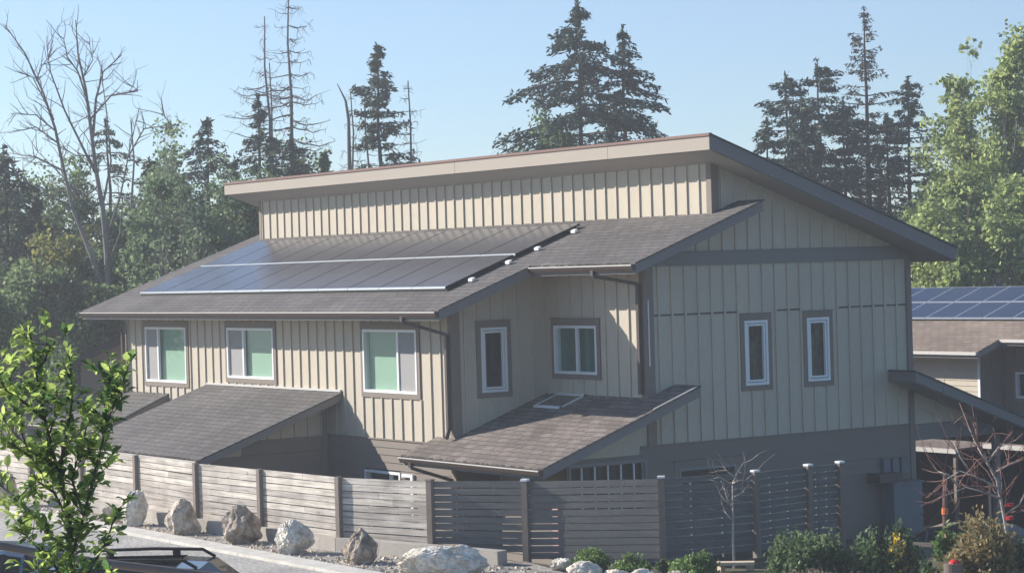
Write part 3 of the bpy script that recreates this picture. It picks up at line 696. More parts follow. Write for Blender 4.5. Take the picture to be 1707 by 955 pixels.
# low block wall below the fence
b = MB(); pth = [(p[0], p[1]) for p in FENCE[:10]] + [(FENCE[10][0]+0.3, FENCE[10][1]-0.75)]
pth[-2] = (FENCE[9][0]+0.35, FENCE[9][1]-0.12)
for i in range(len(pth)-1):
    A, B = Vector(pth[i]), Vector(pth[i+1]); ln = (B-A).length; d = (B-A)/ln; nr = Vector((d.y, -d.x)); u = 0
    while u < ln-0.05:
        e = min(u+1.2, ln+0.02); q0 = A+d*(u+0.004); q1 = A+d*(e-0.004)
        c4 = [q0-nr*0.10, q1-nr*0.10, q1+nr*0.16, q0+nr*0.16]
        b.hexa([(v.x, v.y, -0.15) for v in c4]+[(v.x, v.y, 0.275) for v in c4]); u = e
tag(b.build('low_wall', 'concrete', origin=(0, -5, 0)), 'low concrete block wall along the foot of the slat fence', 'low wall')

# ---------------------------------------------------------------- boulders
def boulder(px, py, wpx, hpx, mat, label, seed, shape=(1, 1, 1), lean=0.0, sharp=0.35, dpt=0.8, z=0.0, top=1.0):
    base = at_z(px, py, z); D = (base-CAM).dot(fw); k = D/FPX; wm_, hm = wpx*k*1.02, hpx*k*.97
    bm_ = []
    me = bpy.data.meshes.new('boulder'); import bmesh
    bm = bmesh.new(); bmesh.ops.create_icosphere(bm, subdivisions=5, radius=1.0)
    rd = random.Random(seed); off = Vector((rd.uniform(-9, 9), rd.uniform(-9, 9), rd.uniform(-9, 9)))
    planes = [(Vector((rd.gauss(0, 1), rd.gauss(0, 1), rd.gauss(0, 0.8))).normalized(), rd.uniform(0.66, 0.95)) for _ in range(14)]
    for v in bm.verts:
        p = v.co.copy()
        for n, dd in planes:
            t = p.dot(n)
            if t > dd: p -= n*(t-dd)*0.93
        q = p*1.6+off
        p *= 1 + 0.16*noise.noise(q) + 0.09*noise.noise(q*2.7) - sharp*0.16*abs(noise.noise(q*5.1)) - 0.035*abs(noise.noise(q*11))
        tz = (p.z+1)/2
        p.x *= (1-(1-shape[0])*max(0, tz)**1.2); p.y *= (1-(1-shape[0])*max(0, tz)**1.2)
        p.x += lean*tz
        v.co = p
    xs_ = [v.co.x for v in bm.verts]; zs_ = [v.co.z for v in bm.verts]; cxm = (max(xs_)+min(xs_))/2
    sx = wm_/(max(xs_)-min(xs_)); sz = hm*1.2/(max(zs_)-min(zs_)); zmin = min(zs_)
    fd = Vector((fw.x, fw.y, 0)).normalized(); rd_ = Vector((rt.x, rt.y, 0)).normalized()
    for v in bm.verts:
        v.co = rd_*((v.co.x-cxm)*sx) + fd*(v.co.y*sx*dpt) + Vector((0, 0, (v.co.z-zmin)*sz-0.11*hm))
    bm.to_mesh(me); bm.free(); me.materials.append(MATS[mat])
    ob = bpy.data.objects.new('boulder', me); COL.objects.link(ob)
    loc = base + fd*wm_*dpt*0.4; ob.location = (loc.x, loc.y, z)
    return tag(ob, label, 'boulder', 'boulders along the kerb')
boulder(222, 878, 50, 58, 'rock_white', 'upright squarish pale boulder with two white marks, nearest the young tree', 1, (0.8, 1, 1))
boulder(303, 893, 62, 58, 'rock_tan', 'pointed tan boulder between the squarish pale one and the darkest brown one', 2, (0.55, 1, 1), -0.05)
boulder(402, 908, 66, 62, 'rock_brown', 'darkest brown rough boulder leaning right in front of the fence', 3, (0.7, 1, 1))
boulder(490, 926, 66, 56, 'rock_white', 'bright white ridged boulder with an irregular split top', 24, (0.55, 1, 1), 0.0, 1.0)
boulder(475, 902, 36, 50, 'rock_tan', 'smaller grey boulder leaning just behind the bright white split boulder', 35, (0.8, 1, 1), 0.1)
boulder(598, 942, 62, 58, 'rock_brown', 'triangular brown boulder between the white split boulder and the large flat slab', 6, (0.5, 1, 1))
boulder(738, 964, 156, 50, 'rock_white', 'very large flat-topped white slab boulder, biggest of the row', 17, (0.95, 1, 1), 0, 0.8, 0.5)
boulder(182, 872, 34, 30, 'rock_tan', 'small shaded grey boulder behind the leaves of the young tree', 8, (0.7, 1, 1))
boulder(2, 846, 60, 60, 'rock_tan', 'grey boulder at the left edge of the photo in front of the fence', 9, (0.7, 1, 1))
boulder(45, 862, 40, 20, 'rock_white', 'flat pale boulder by the kerb left of the young tree trunk', 10, (0.8, 1, 1))
for px, py, w, h, sd, lb in ((936, 952, 40, 20, 11, 'small white garden rock at the left end of the bed edging'), (975, 966, 60, 28, 12, 'widest white garden rock directly below the leftmost round green shrub'), (1030, 966, 44, 16, 13, 'flat white garden rock below the gap between the two round green shrubs'), (1075, 972, 50, 22, 14, 'white garden rock below the second round green shrub'), (1130, 975, 46, 22, 15, 'tan garden rock left of the bare sapling trunk'), (1380, 962, 30, 14, 16, 'small grey garden rock at the foot of the large shaded shrub')):
    tag(boulder(px, py, w, h, 'rock_white' if sd < 15 else 'rock_tan', lb, sd, (0.8, 1, 1), 0, 0.5), None, None)
for o in bpy.data.objects:
    if o.name.startswith('boulder') and 'garden rock' in o['label']: o['category'] = 'rock'; o['group'] = 'rocks edging the garden bed'; o.name = 'garden_rock'

# ---------------------------------------------------------------- trees
def sway(p, q, amt, rd, n=5):
    pts = []; p, q = Vector(p), Vector(q); ln = (q-p).length
    for i in range(n+1):
        t = i/n; w = math.sin(math.pi*t)*amt*ln
        pts.append(p.lerp(q, t)+Vector((rd.uniform(-w, w), rd.uniform(-w, w), rd.uniform(-w, w)*0.5)))
    return pts
def branch_rec(mb, p, d, ln, r, depth, rd, tips, upb=0.25, spread=0.7, kids=3, shrink=0.66, sides=4, wob=0.25):
    pts = [p.copy()]; dd = d.copy(); q = p.copy(); n = 4
    for i in range(n):
        dd = (dd + Vector((rd.gauss(0, wob), rd.gauss(0, wob), rd.gauss(0, wob)+upb*0.3))*0.5).normalized(); q = q+dd*ln/n; pts.append(q.copy())
    mb.tube(pts, [r*(1-0.5*i/n) for i in range(n+1)], sides, False)
    if depth == 0: tips.append((q, dd)); tips.append((pts[2], dd)); return
    for k in range(kids):
        t = rd.choice([2, 3, 4]) if k else 4
        nd = (dd + Vector((rd.gauss(0, spread), rd.gauss(0, spread), rd.gauss(0, spread)+upb))).normalized()
        branch_rec(mb, pts[t], nd, ln*shrink*rd.uniform(0.75, 1.2), r*0.5 if t < 4 else r*0.55, depth-1, rd, tips, upb, spread, kids, shrink, max(3, sides-1), wob)
def conifer(px, top, Wpx, D, label, seed, mat='needle_dark', bark='bark_dark', zg=-3, dens=1.0, taper=0.85, droop=0.35, gap=0.5, green=1.0, fol_top=0.0, size=1.0, lean=0.0, cat='conifer', irregular=0.35, start=0.0, roofrow=275):
    """px,top: apex; Wpx: full width in photo pixels at the roof line"""
    apex = at(px, top, D); base = Vector((apex.x, apex.y, zg)); H = apex.z-zg; k = D/FPX; Rm = Wpx*k/2; zroof = at(px, roofrow, D).z-zg
    e = thing('conifer_tree', base, label, cat); rd = random.Random(seed); rng = np.random.default_rng(seed)
    tr = MB(); tp = [base.lerp(apex, i/10)+Vector((rd.uniform(-.06, .06), rd.uniform(-.06, .06), 0))*(i/10) for i in range(11)]
    r0_ = 0.012*H+0.03; tr.tube(tp, [r0_*(1-i/10)+0.02 for i in range(11)], 7)
    C = []; A = []; br = MB(); z = H*start if start else max(0, 3.0-zg)      # nothing below the roof line is seen
    while z < H-0.15:
        f = (H-z)/H; rad = Rm*((H-z)/max(2, H-zroof))**taper
        rad = min(rad, Rm*1.1)*(.62+.75*min(1, abs(noise.noise(Vector((z*.55, seed*3.7, 0))))*2.6))
        nb = rd.randint(4, 6) if rad > 0.6 else 4
        for j in range(nb):
            a = rd.uniform(0, 2*math.pi); ln = rad*rd.uniform(1-irregular, 1+irregular*0.55)+0.12
            if rd.random() < gap*0.35: continue
            hd = Vector((math.cos(a), math.sin(a), 0)); o = base+Vector((0, 0, z)); pts = []
            for t in (0, .25, .5, .75, 1.0):
                pts.append(o+hd*ln*t+Vector((0, 0, ln*(0.12*t-droop*t*t+0.12*droop*t**4)))+Vector((rd.gauss(0, .03), rd.gauss(0, .03), 0))*ln)
            br.tube(pts, [max(.012, .022*ln*(1-t*.8)) for t in (0, .25, .5, .75, 1)], 3, False)
            nl = int((9+ln*24)*dens*green)
            if nl:
                ts = rng.uniform(0.12 if f < .2 else 0.22, 1.0, nl)**0.8; P_ = np.array([tuple(v) for v in pts]); ii = np.clip((ts*4).astype(int), 0, 3); ff = (ts*4-ii)[:, None]
                c_ = P_[ii]*(1-ff)+P_[ii+1]*ff; c_ += rng.normal(size=(nl, 3))*np.array([.09, .09, .05])*size*(0.5+ln*.35); c_[:, 2] -= rng.uniform(0, .22*size, nl)
                C.append(c_); side = np.cross(np.array(hd), [0, 0, 1.0]); A.append(np.outer(np.ones(nl), np.array(hd)*0.8)+np.outer(rng.choice([-1, 1], nl), side)*0.7)
        z += rd.uniform(.24, .46)*(0.6+gap)*(0.7 if rad < 1 else 1)
    k0 = len(tr.v); tr.v += br.v; tr.f += [tuple(k0+q for q in f) for f in br.f]; tr.build('trunk', bark, e, True)
    nt_ = int(40*green)
    if nt_: C.append(np.array(tuple(apex))-np.stack([rng.normal(0, .05, nt_), rng.normal(0, .05, nt_), rng.uniform(-.05, 1.1, nt_)], 1)*np.array([1, 1, 1])); A.append(np.tile([0, 0, .9], (nt_, 1)))
    if C:
        C = np.concatenate(C); A = np.concatenate(A); n = len(C)
        np_mesh('crown', leaf_quads(C, rng.uniform(.16, .38, n)*size, rng.uniform(.05, .115, n)*size, rng, A, 0.45, 0.5), 4, mat, e)
    return e
def leafy(px, top, Wpx, D, label, seed, mat='leaf_forest', bark='bark_grey', zg=-3, n=16000, leaf=.2, bottom=None, dens_up=.25, cat='tree', sparse=0.0, name='broadleaf_tree', reg=0.9):
    apex = at(px, top, D); base = Vector((apex.x, apex.y, zg)); H = apex.z-zg; Rm = Wpx*D/FPX/2
    e = thing(name, base, label, cat); rd = random.Random(seed); rng = np.random.default_rng(seed); tr = MB(); tips = []
    hc = H*0.38 if bottom is None else bottom
    tr.tube(sway(base, base+Vector((0, 0, hc)), .02, rd), [0.018*H+.05-.004*H*i/5 for i in range(6)], 8)
    top_ = base+Vector((0, 0, hc)); nl = 7
    for j in range(nl):
        a = j*2.4+rd.uniform(-.4, .4); d = Vector((math.cos(a)*.7, math.sin(a)*.7, rd.uniform(.6, 1.6))).normalized() if j else Vector((0, 0, 1))
        branch_rec(tr, base+Vector((0, 0, hc*rd.uniform(.6, 1))), d, (H-hc)*.40, .009*H, 3, rd, tips, dens_up, .6, 3, .68)
    T = np.array([tuple(t[0]) for t in tips]); c0 = np.array(tuple(base)); 
    # fit to the wanted envelope
    T = T-c0; rr = np.abs(np.hypot(T[:, 0], T[:, 1])); sc = Rm/np.percentile(rr, 93); sz = (H-.1)/np.percentile(T[:, 2], 99.3)
    S = Matrix.Diagonal((sc, sc, sz)); V = np.array(tr.v)-c0
    V[:, 0] *= 1+(sc-1)*np.clip(V[:, 2]/hc-.6, 0, 1); V[:, 1] *= 1+(sc-1)*np.clip(V[:, 2]/hc-.6, 0, 1); V[:, 2] *= sz
    T[:, 0] *= 1+(sc-1)*np.clip(T[:, 2]/hc-.6, 0, 1); T[:, 1] *= 1+(sc-1)*np.clip(T[:, 2]/hc-.6, 0, 1); T[:, 2] *= sz
    tr.v = [tuple(p) for p in V+c0]; tr.build('trunk', bark, e, True)
    if n:
        w = rng.gamma(reg, 1, len(T)); 
        if sparse: w *= rng.random(len(T)) > sparse
        w /= w.sum(); idx = rng.choice(len(T), n, p=w); C = T[idx]+c0+rng.normal(size=(n, 3))*np.array([.30, .30, .20])*(.6+Rm*.09)
        np_mesh('crown', leaf_quads(C, rng.uniform(.6, 1.3, n)*leaf, rng.uniform(.4, .8, n)*leaf, rng, np.array([0, 0, 0.0]), .3), 4, mat, e)
    return e

# big bare tree on the left
D0 = 76
bare = thing('bare_tree', tuple(Vector((at(185, 500, D0).x, at(185, 500, D0).y, -3))), 'tall leafless grey tree with forked trunk reaching above the woods at left', 'tree')
rd = random.Random(11); bt = MB()
limbs = [([(186, 640), (182, 500), (178, 420), (171, 345), (160, 285), (152, 220), (143, 150), (130, 90), (126, 34)], 9, 1.2),
 ([(180, 500), (150, 420), (122, 350), (106, 282), (92, 215), (72, 155), (42, 90), (8, 42)], 6, 1.2),
 ([(160, 290), (135, 240), (108, 185), (84, 120), (78, 78)], 3.5, .8), ([(155, 230), (160, 165), (172, 120), (203, 92)], 3.5, 1), ([(148, 175), (130, 120), (112, 95), (106, 64)], 2.5, .8),
 ([(176, 400), (200, 330), (216, 250), (232, 180)], 3, .8), ([(213, 262), (240, 215), (285, 208), (270, 190)], 2, .7), ([(105, 285), (60, 262), (12, 255)], 2.5, .8), ([(98, 240), (60, 212), (15, 222)], 2.2, .8),
 ([(94, 220), (60, 192), (18, 190)], 2, .7), ([(165, 310), (140, 330), (110, 300), (60, 250)], 2.5, .8), ([(150, 200), (185, 160), (230, 152), (222, 145)], 2.5, .8), ([(158, 260), (128, 260), (70, 230)], 2, .7),
 ([(90, 200), (55, 130), (38, 122)], 1.8, .7), ([(178, 450), (200, 390), (205, 330)], 3, 1), ([(170, 350), (185, 270), (178, 190), (170, 130)], 3, .8), ([(138, 130), (155, 100), (148, 70)], 1.6, .6), ([(125, 350), (90, 330), (40, 300)], 2, .7), ([(60, 135), (70, 110), (95, 80)], 1.6, .6)]
kk = D0/FPX
for li, (pts, r_a, r_b) in enumerate(limbs):
    dd = D0+rd.uniform(-1.5, 1.5) if li > 1 else D0; P_ = [at(x, y, D0+(dd-D0)*i/len(pts)) for i, (x, y) in enumerate(pts)]
    n = len(P_); rads = [(r_a+(r_b-r_a)*i/(n-1))*kk*.72 for i in range(n)]; bt.tube(P_, rads, 7, True)
    for i in range(1, n):
        for q in range(5 if li else 3):
            t = rd.random(); o = P_[i-1].lerp(P_[i], t); d = (P_[i]-P_[i-1]).normalized()
            if o.z < 8 and li < 2: continue
            nd = (d+Vector((rd.gauss(0, .8), rd.gauss(0, .8), rd.gauss(0, .6)+.2))).normalized(); tips = []
            branch_rec(bt, o, nd, rd.uniform(.35, 1.0), max(.016, rads[i]*.35), rd.choice([0, 1, 1]), rd, tips, .25, .7, 2, .6, 4)
bt.build('trunk', 'bark_grey', bare, True)

def dead_conifer(px, top, Wpx, D, label, seed, zg=-3, sweep=.5, dens=1.0, bottom=None, rbase=.17):
    apex = at(px, top, D); base = Vector((apex.x, apex.y, zg)); H = apex.z-zg; Rm = Wpx*D/FPX/2; rd = random.Random(seed)
    e = thing('dead_conifer', base, label, 'dead tree'); tr = MB(); br = MB()
    tp = [base.lerp(apex, i/9)+Vector((rd.uniform(-.1, .1), rd.uniform(-.1, .1), 0)) for i in range(10)]; tp[-1] = apex
    tr.tube(tp, [rbase*(1-i/9)+.025 for i in range(10)], 7)
    z0 = max(0, 5-zg); z = z0
    while z < H-.3:
        f = (H-z)/(H-z0); rad = Rm*min(1, f*2.6+.12)
        for j in range(max(1, int(rd.choice([1, 2, 2, 3])*dens))):
            a = rd.uniform(0, 6.28); ln = rad*rd.uniform(.35, 1.1)+.1; hd = Vector((math.cos(a), math.sin(a), 0)); sd = Vector((-hd.y, hd.x, 0)); o = base+Vector((0, 0, z)); pts = []; cv = rd.uniform(-.2, .2)
            for t in (0, .2, .4, .6, .8, 1.0):
                pts.append(o+hd*ln*t+sd*cv*ln*t*t+Vector((0, 0, ln*(-sweep*t+.75*sweep*t**2.2+.12*t)))+Vector((rd.gauss(0, .015), rd.gauss(0, .015), rd.gauss(0, .02)))*ln)
            rr = max(.016, .014*ln+.008); br.tube(pts, [rr*(1-.12*i)*(1 if i < 5 else .6) for i in range(6)], 4, False)
            for q in range(int(2+ln*3.5)):
                t = rd.randint(2, 5); w = pts[t]; dv = Vector((rd.gauss(0, .5), rd.gauss(0, .5), -1 if rd.random() < .6 else .2)).normalized()*rd.uniform(.15, .5); br.tube([w, w+dv*.5+Vector((rd.gauss(0, .04),)*3), w+dv], [.011, .009, .006], 3, False)
        z += rd.uniform(.2, .6)
    k0 = len(tr.v); tr.v += br.v; tr.f += [tuple(k0+q for q in f) for f in br.f]; tr.build('trunk', 'bark_dead', e, True); return e
conifer(1336, 165, 120, 98, 'dark conifer filling the gap between the two blunt ones of the right-hand group', 46, 'needle_dark', dens=1.8, irregular=.5, droop=.1, taper=.6)
conifer(1478, 190, 110, 100, 'dark low conifer just right of the tallest right conifer', 47, 'needle_mid', dens=1.6, irregular=.5, droop=.1, taper=.7)
conifer(250, 262, 110, 84, 'bluish conifer inside the green wood right of the big bare tree', 48, 'needle_mid', dens=1.5, roofrow=420)
conifer(392, 262, 100, 86, 'bluish conifer just behind the left tip of the upper roof', 49, 'needle_mid', dens=1.5, roofrow=400)
dead_conifer(481, -20, 150, 95, 'tallest dead conifer with sweeping bare branches reaching the top of the photo', 21, dens=2.2)
dead_conifer(441, 28, 150, 96, 'thin dead conifer just left of the tallest dead conifer', 22, dens=1.6, rbase=.15)
dead_conifer(449, 105, 60, 97, 'short spindly dead snag rising between the two dead conifers', 23, dens=.4, rbase=.1)
dead_conifer(584, 152, 60, 100, 'thin dead snag left of the slim cedar with a few drooping twigs', 24, dens=1.0, rbase=.11)
sn = thing('dead_conifer', tuple(Vector((at(580, 300, 99).x, at(580, 300, 99).y, -3))), 'thin dead snag with its tip bent left beside the slim cedar', 'dead tree')
b = MB(); b.tube([at(583, 420, 99), at(583, 300, 99), at(581, 200, 99), at(576, 168, 99), at(562, 140, 99)], [.12, .1, .07, .05, .02], 6); b.build('trunk', 'bark_dead', sn, True)
dead_conifer(608, 145, 40, 101, 'bare pole-like snag against the left side of the slim cedar', 26, dens=.3, rbase=.1)
dead_conifer(680, 135, 62, 98, 'half dead conifer with short level branches right of the slim cedar', 25, dens=2, sweep=.3, rbase=.12)
dead_conifer(218, 200, 50, 90, 'thin dead trunk behind the right limbs of the big bare tree', 27, dens=.5, rbase=.1)
dead_conifer(1617, 250, 40, 120, 'distant bare snag between the right conifers and the big maple', 28, dens=.5, rbase=.08)

conifer(628, 70, 100, 99, 'slim cedar with clumpy foliage and a narrow broken top behind the roof', 31, 'needle_mid', dens=1.7, gap=.55, irregular=.6, droop=.1, size=1.1, taper=.75)
conifer(962, 2, 285, 96, 'tall dark fir with wide spreading boughs above the middle of the roof', 32, 'needle_dark', dens=1.9, gap=.55, irregular=.6, droop=.36, size=1.15, taper=.95, roofrow=205)
conifer(1037, 42, 190, 97, 'narrower dark fir leaning against the right side of the tall middle fir', 33, 'needle_dark', dens=1.6, gap=.65, irregular=.6, droop=.36, size=1.1, taper=1.0, roofrow=205)
conifer(345, 195, 85, 92, 'small pointed dark conifer between the bare tree and the dead conifers', 34, 'needle_dark', dens=1.3, droop=.4, irregular=.45)
conifer(430, 158, 75, 90, 'slender dark conifer in front of the thin dead conifer', 35, 'needle_dark', dens=1.2, droop=.45, irregular=.5)
conifer(484, 225, 70, 91, 'dark young conifer at the foot of the tallest dead conifer', 36, 'needle_dark', dens=1.2, irregular=.6)
conifer(178, 195, 110, 95, 'sparse conifer standing behind the big bare tree', 37, 'needle_mid', dens=.8, gap=.9)
conifer(1310, 120, 150, 100, 'dark conifer with a blunt top just right of the roof peak', 38, 'needle_dark', dens=1.6, irregular=.5, droop=.15, taper=.7)
conifer(1362, 100, 185, 102, 'broad dark conifer, widest of the right-hand group', 39, 'needle_dark', dens=1.8, irregular=.5, droop=.12, taper=.6)
conifer(1440, 14, 135, 104, 'tallest conifer at right, thin needled with its trunk showing', 40, 'needle_brown', dens=.8, gap=.45, irregular=.4, droop=-.02, taper=.7, size=.8, roofrow=240)
conifer(1512, 128, 150, 101, 'greenish conifer between the tallest right conifer and the maple', 41, 'needle_mid', dens=1.4, gap=.6, irregular=.5, droop=.1)
conifer(1278, 200, 75, 99, 'smallest conifer of the right-hand group, by the sloping roof edge', 42, 'needle_dark', dens=1.4, irregular=.5)
conifer(1405, 170, 150, 99, 'dense dark conifer in front of the tallest right conifer', 43, 'needle_dark', dens=1.7, irregular=.55, droop=.1, taper=.6)
conifer(8, 245, 130, 80, 'dark conifer at the left edge of the photo', 44, 'needle_dark', dens=1.6, irregular=.5)
conifer(60, 330, 130, 80, 'dark conifer low in the woods left of the big bare tree', 45, 'needle_mid', dens=1.3, irregular=.6)

leafy(1660, 62, 250, 92, 'big bright green maple filling the right edge behind the neighbouring roof', 51, 'leaf_maple', n=30000, leaf=.20, sparse=.34, reg=.9)
leafy(1585, 250, 150, 90, 'smaller bright green maple left of the big maple', 52, 'leaf_maple', n=8000, leaf=.22, sparse=.3)
leafy(1600, 70, 60, 94, 'lone upright maple shoots with few leaves left of the big maple crown', 53, 'leaf_maple', n=2600, leaf=.28, sparse=.5)
leafy(1570, 330, 130, 86, 'rounded bright green tree just above the neighbouring solar roof', 66, 'leaf_maple', n=12000, leaf=.22, sparse=.15)
leafy(1670, 300, 170, 85, 'dense yellow green tree at the right edge just above the neighbouring solar roof', 67, 'leaf_maple', n=14000, leaf=.22, sparse=.15)
leafy(905, 195, 100, 94, 'small thinly leaved tree at the left foot of the tall middle fir', 54, 'leaf_forest', n=5000, leaf=.2, sparse=.4)
leafy(275, 215, 110, 82, 'half bare tree with a few leaves right of the big bare tree', 55, 'leaf_forest', n=7000, leaf=.17, sparse=.35)
leafy(300, 290, 170, 78, 'dense green tree behind the left end of the house roof', 56, 'leaf_mid', n=15000, leaf=.18, sparse=.15)
leafy(390, 300, 150, 80, 'dense green tree touching the left tip of the upper roof', 57, 'leaf_forest', n=15000, leaf=.18, sparse=.15)
leafy(215, 330, 150, 79, 'green tree directly behind the trunk of the big bare tree', 58, 'leaf_mid', n=14000, leaf=.18, sparse=.2)
leafy(120, 400, 130, 78, 'olive yellow tree left of the big bare tree trunk', 59, 'leaf_olive', n=15000, leaf=.19)
leafy(100, 270, 120, 86, 'thin pale tree left of the big bare tree at mid height', 60, 'leaf_forest', n=8000, leaf=.17, sparse=.3)
leafy(30, 300, 120, 84, 'thin pale tree near the left edge behind the dark conifer', 61, 'leaf_forest', n=8000, leaf=.17, sparse=.3)
leafy(40, 440, 170, 76, 'dark green tree low at the left edge above the young tree', 62, 'leaf_forest', n=16000, leaf=.19, zg=-2)
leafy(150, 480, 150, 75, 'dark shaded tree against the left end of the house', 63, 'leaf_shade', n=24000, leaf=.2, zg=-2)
leafy(500, 240, 120, 96, 'low green tree tops between the dead conifers and the roof', 64, 'leaf_forest', n=9000, leaf=.2)
leafy(735, 255, 20, 97, 'single leafy shoot poking above the roof left of the slim cedar', 65, 'leaf_forest', n=0, leaf=.2) if False else None
sh = thing('leafy_shoot', tuple(Vector((at(540, 290, 90).x, at(540, 290, 90).y, -3))), 'single leafy shoot poking above the roof left of the bent snag', 'tree')
b = MB(); b.tube([at(546, 400, 90), at(544, 290, 90), at(540, 252, 90)], [.08, .05, .02], 5); b.build('trunk', 'bark_grey', sh)
rng = np.random.default_rng(4); C = np.array([tuple(at(540+rng.normal()*5, 252+rng.uniform(0, 38), 90)) for _ in range(140)]); np_mesh('crown', leaf_quads(C, .25, .15, rng), 4, 'leaf_forest', sh)
# dark hedge-like undergrowth filling below the trees at left (things, one by one)
for k, (px, tp, w, D, sd) in enumerate(((20, 560, 150, 78, 71), (110, 570, 130, 76, 72), (180, 560, 90, 77, 73), (-60, 420, 200, 68, 74), (-50, 250, 160, 90, 75), (260, 400, 150, 76, 76), (340, 420, 150, 78, 77))):
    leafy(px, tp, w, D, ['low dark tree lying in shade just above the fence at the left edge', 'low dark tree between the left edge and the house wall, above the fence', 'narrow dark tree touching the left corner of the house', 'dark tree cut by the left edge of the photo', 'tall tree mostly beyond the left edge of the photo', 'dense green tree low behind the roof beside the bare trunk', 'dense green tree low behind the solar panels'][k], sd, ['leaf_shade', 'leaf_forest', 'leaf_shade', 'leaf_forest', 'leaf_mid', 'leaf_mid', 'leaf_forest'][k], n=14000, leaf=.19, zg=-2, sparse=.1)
wood = MB()

for q_, (x0_, t_, w_, D_, sd_, lb_) in enumerate(((275, 170, 60, 80, 131, 'slender bare tree with upright twigs between the big bare tree and the pointed conifer'), (318, 300, 70, 73, 132, 'pale thin bare tree rising in front of the green wood above the solar panels'), (262, 330, 60, 72, 133, 'pale branching bare tree in front of the green wood right of the forked trunk'), (58, 300, 50, 82, 134, 'thin pale bare stem near the left edge of the wood'), (120, 330, 40, 83, 135, 'thin pale bare stem behind the lower limbs of the forked bare tree'))):
    leafy(x0_, t_, w_, D_, lb_, sd_, 'leaf_mid', 'bark_grey', n=500, leaf=.15, sparse=.5, name='bare_tree')
# far wood line (one mass nobody could count)
rng = np.random.default_rng(99)
cs = []
for k in range(46):
    px = -350+k*55+rng.uniform(-20, 20); D = 150+rng.uniform(-15, 20); topz = at(px, 395+rng.uniform(-25, 25) if px < 600 else 420, D); n = 900
    hh = topz.z+4; u = rng.uniform(0, 1, n)**.8; rad = (1-u)*3.2+.6; a = rng.uniform(0, 6.28, n)
    cs.append(np.stack([topz.x+rad*np.cos(a)*rng.uniform(.3, 1, n), topz.y+rad*np.sin(a)*rng.uniform(.3, 1, n), -4+u*hh], 1))
C = np.concatenate(cs); o = np_mesh('far_wood', leaf_quads(C, rng.uniform(.7, 1.3, len(C)), rng.uniform(.4, .8, len(C)), rng, np.array([0, 0, 0.]), .3), 4, 'needle_mid')
tag(o, 'distant dark wood seen low between the nearer trees', 'wood', kind='stuff')

# ---------------------------------------------------------------- neighbouring house on the right
nb = thing('neighbour_house', tuple(Vector((at(1650, 560, 78).x, at(1650, 560, 78).y, -3.7))), 'neighbouring taupe house with solar panels on its brown roof at the right edge', 'house')
e0 = at(1519, 583, 74); ez = e0.z; ex = e0.x
ey = e0.y
def nr(y): return ez+0.36*(y-ey)
def nroof(plan, zf, th=.2, par=None):
    b = MB(); b.prism([(x, y, zf(y)-.03) for x, y in plan], (0, 0, -th)); r = b.build('roof', 'rake', nb)
    t = MB(); t.prism([(x, y, zf(y)) for x, y in offset_poly(plan, .03)], (0, 0, -.028)); o = t.build('shingles', 'shingle_far'); o.parent = r; return r
p2 = at(1630, 583, 73.2); p3 = at(1800, 583, 70)
XA, XB, XC = ex-6, ex+(p2.x-ex), ex+16
# line of the eave runs along x
def x_at(px, row, y):      # x where the ray of a pixel column meets the plane y = const
    d = fw+rt*((px-853.5)/FPX)-up*((row-477.5)/FPX); return (CAM+d*((y-CAM.y)/d.y))
XB = x_at(1630, 583, ey).x; XR = XB+12
dn = 1.0; NW = .85
nroof([(XA, ey), (XB, ey), (XB, ey+dn), (XR, ey+dn), (XR, ey+5.1), (XA, ey+5.1)], nr)
b = MB(); b.box(XA, ey-.1, ez-.13, XB, ey-.002, ez-.03); b.build('gutter', 'lip', nb); b = MB(); b.box(XB+.01, ey+dn-.1, nr(ey+dn)-.13, XR, ey+dn-.002, nr(ey+dn)-.03); b.build('gutter', 'lip', nb)
XC = XB-.75; ztop = ez+.25
b = MB(); PN = Pfront(ey+NW); lap_siding(b, PN, XA+.6, XC-.1, -3.7, ztop-.05); b.build('wall', 'siding', nb)
b = MB(); b.pbox(PN, XC-.1, XC, -3.7, ztop-.05, -.02, .03); b.build('corner_board', 'vinyl', nb)
b = MB(); PS = Pright(XC); wall_cells(b, PS, ey+NW, ey+NW+dn, cz(-3.7), cz(ztop), []); battens(b, PS, ey+NW, ey+NW+dn, cz(-3.7), cz(ztop), [], .36); b.build('wall', 'lap', nb)
b = MB(); PR_ = Pfront(ey+NW+dn); hz0 = x_at(1694, 620, ey+NW+dn); hz1 = x_at(1722, 664, ey+NW+dn); HN = [(hz0.x, hz1.x, hz1.z, hz0.z)]
wall_cells(b, PR_, XC, XR-.5, cz(-3.7), cz(nr(ey+NW+dn)-.1), HN); battens(b, PR_, XC, XR-.5, cz(-1), cz(nr(ey+NW+dn)-.1), HN, .43); b.build('wall', 'lap', nb)
window(PR_, *HN[0], 'plain', blind='dark_room', parent=nb)
b = MB(); b.box(XA+.6, ey+5.0, -3.7, XR-.5, ey+5.1, nr(ey+5)-.1); b.build('wall', 'lap', nb)
# panels
for row, (ya, yb_) in enumerate(((ey+2.3, ey+3.6), (ey+3.65, ey+4.95))):
    for k in range(19):
        xa = XR-1-(k+1)*1.3; xb = xa+1.28
        b = MB(); b.hexa([(x, y, nr(y)+o_) for o_ in (.07, .12) for x, y in ((xa, ya), (xb, ya), (xb, yb_), (xa, yb_))]); fr = b.build('solar_panel', 'panel_frame_far', nb)
        q = MB(); q.face([(x, y, nr(y)+.123) for x, y in ((xa+.03, ya+.04), (xb-.03, ya+.04), (xb-.03, yb_-.04), (xa+.03, yb_-.04))]); o = q.build('panel_glass', 'solar_blue'); o.parent = fr
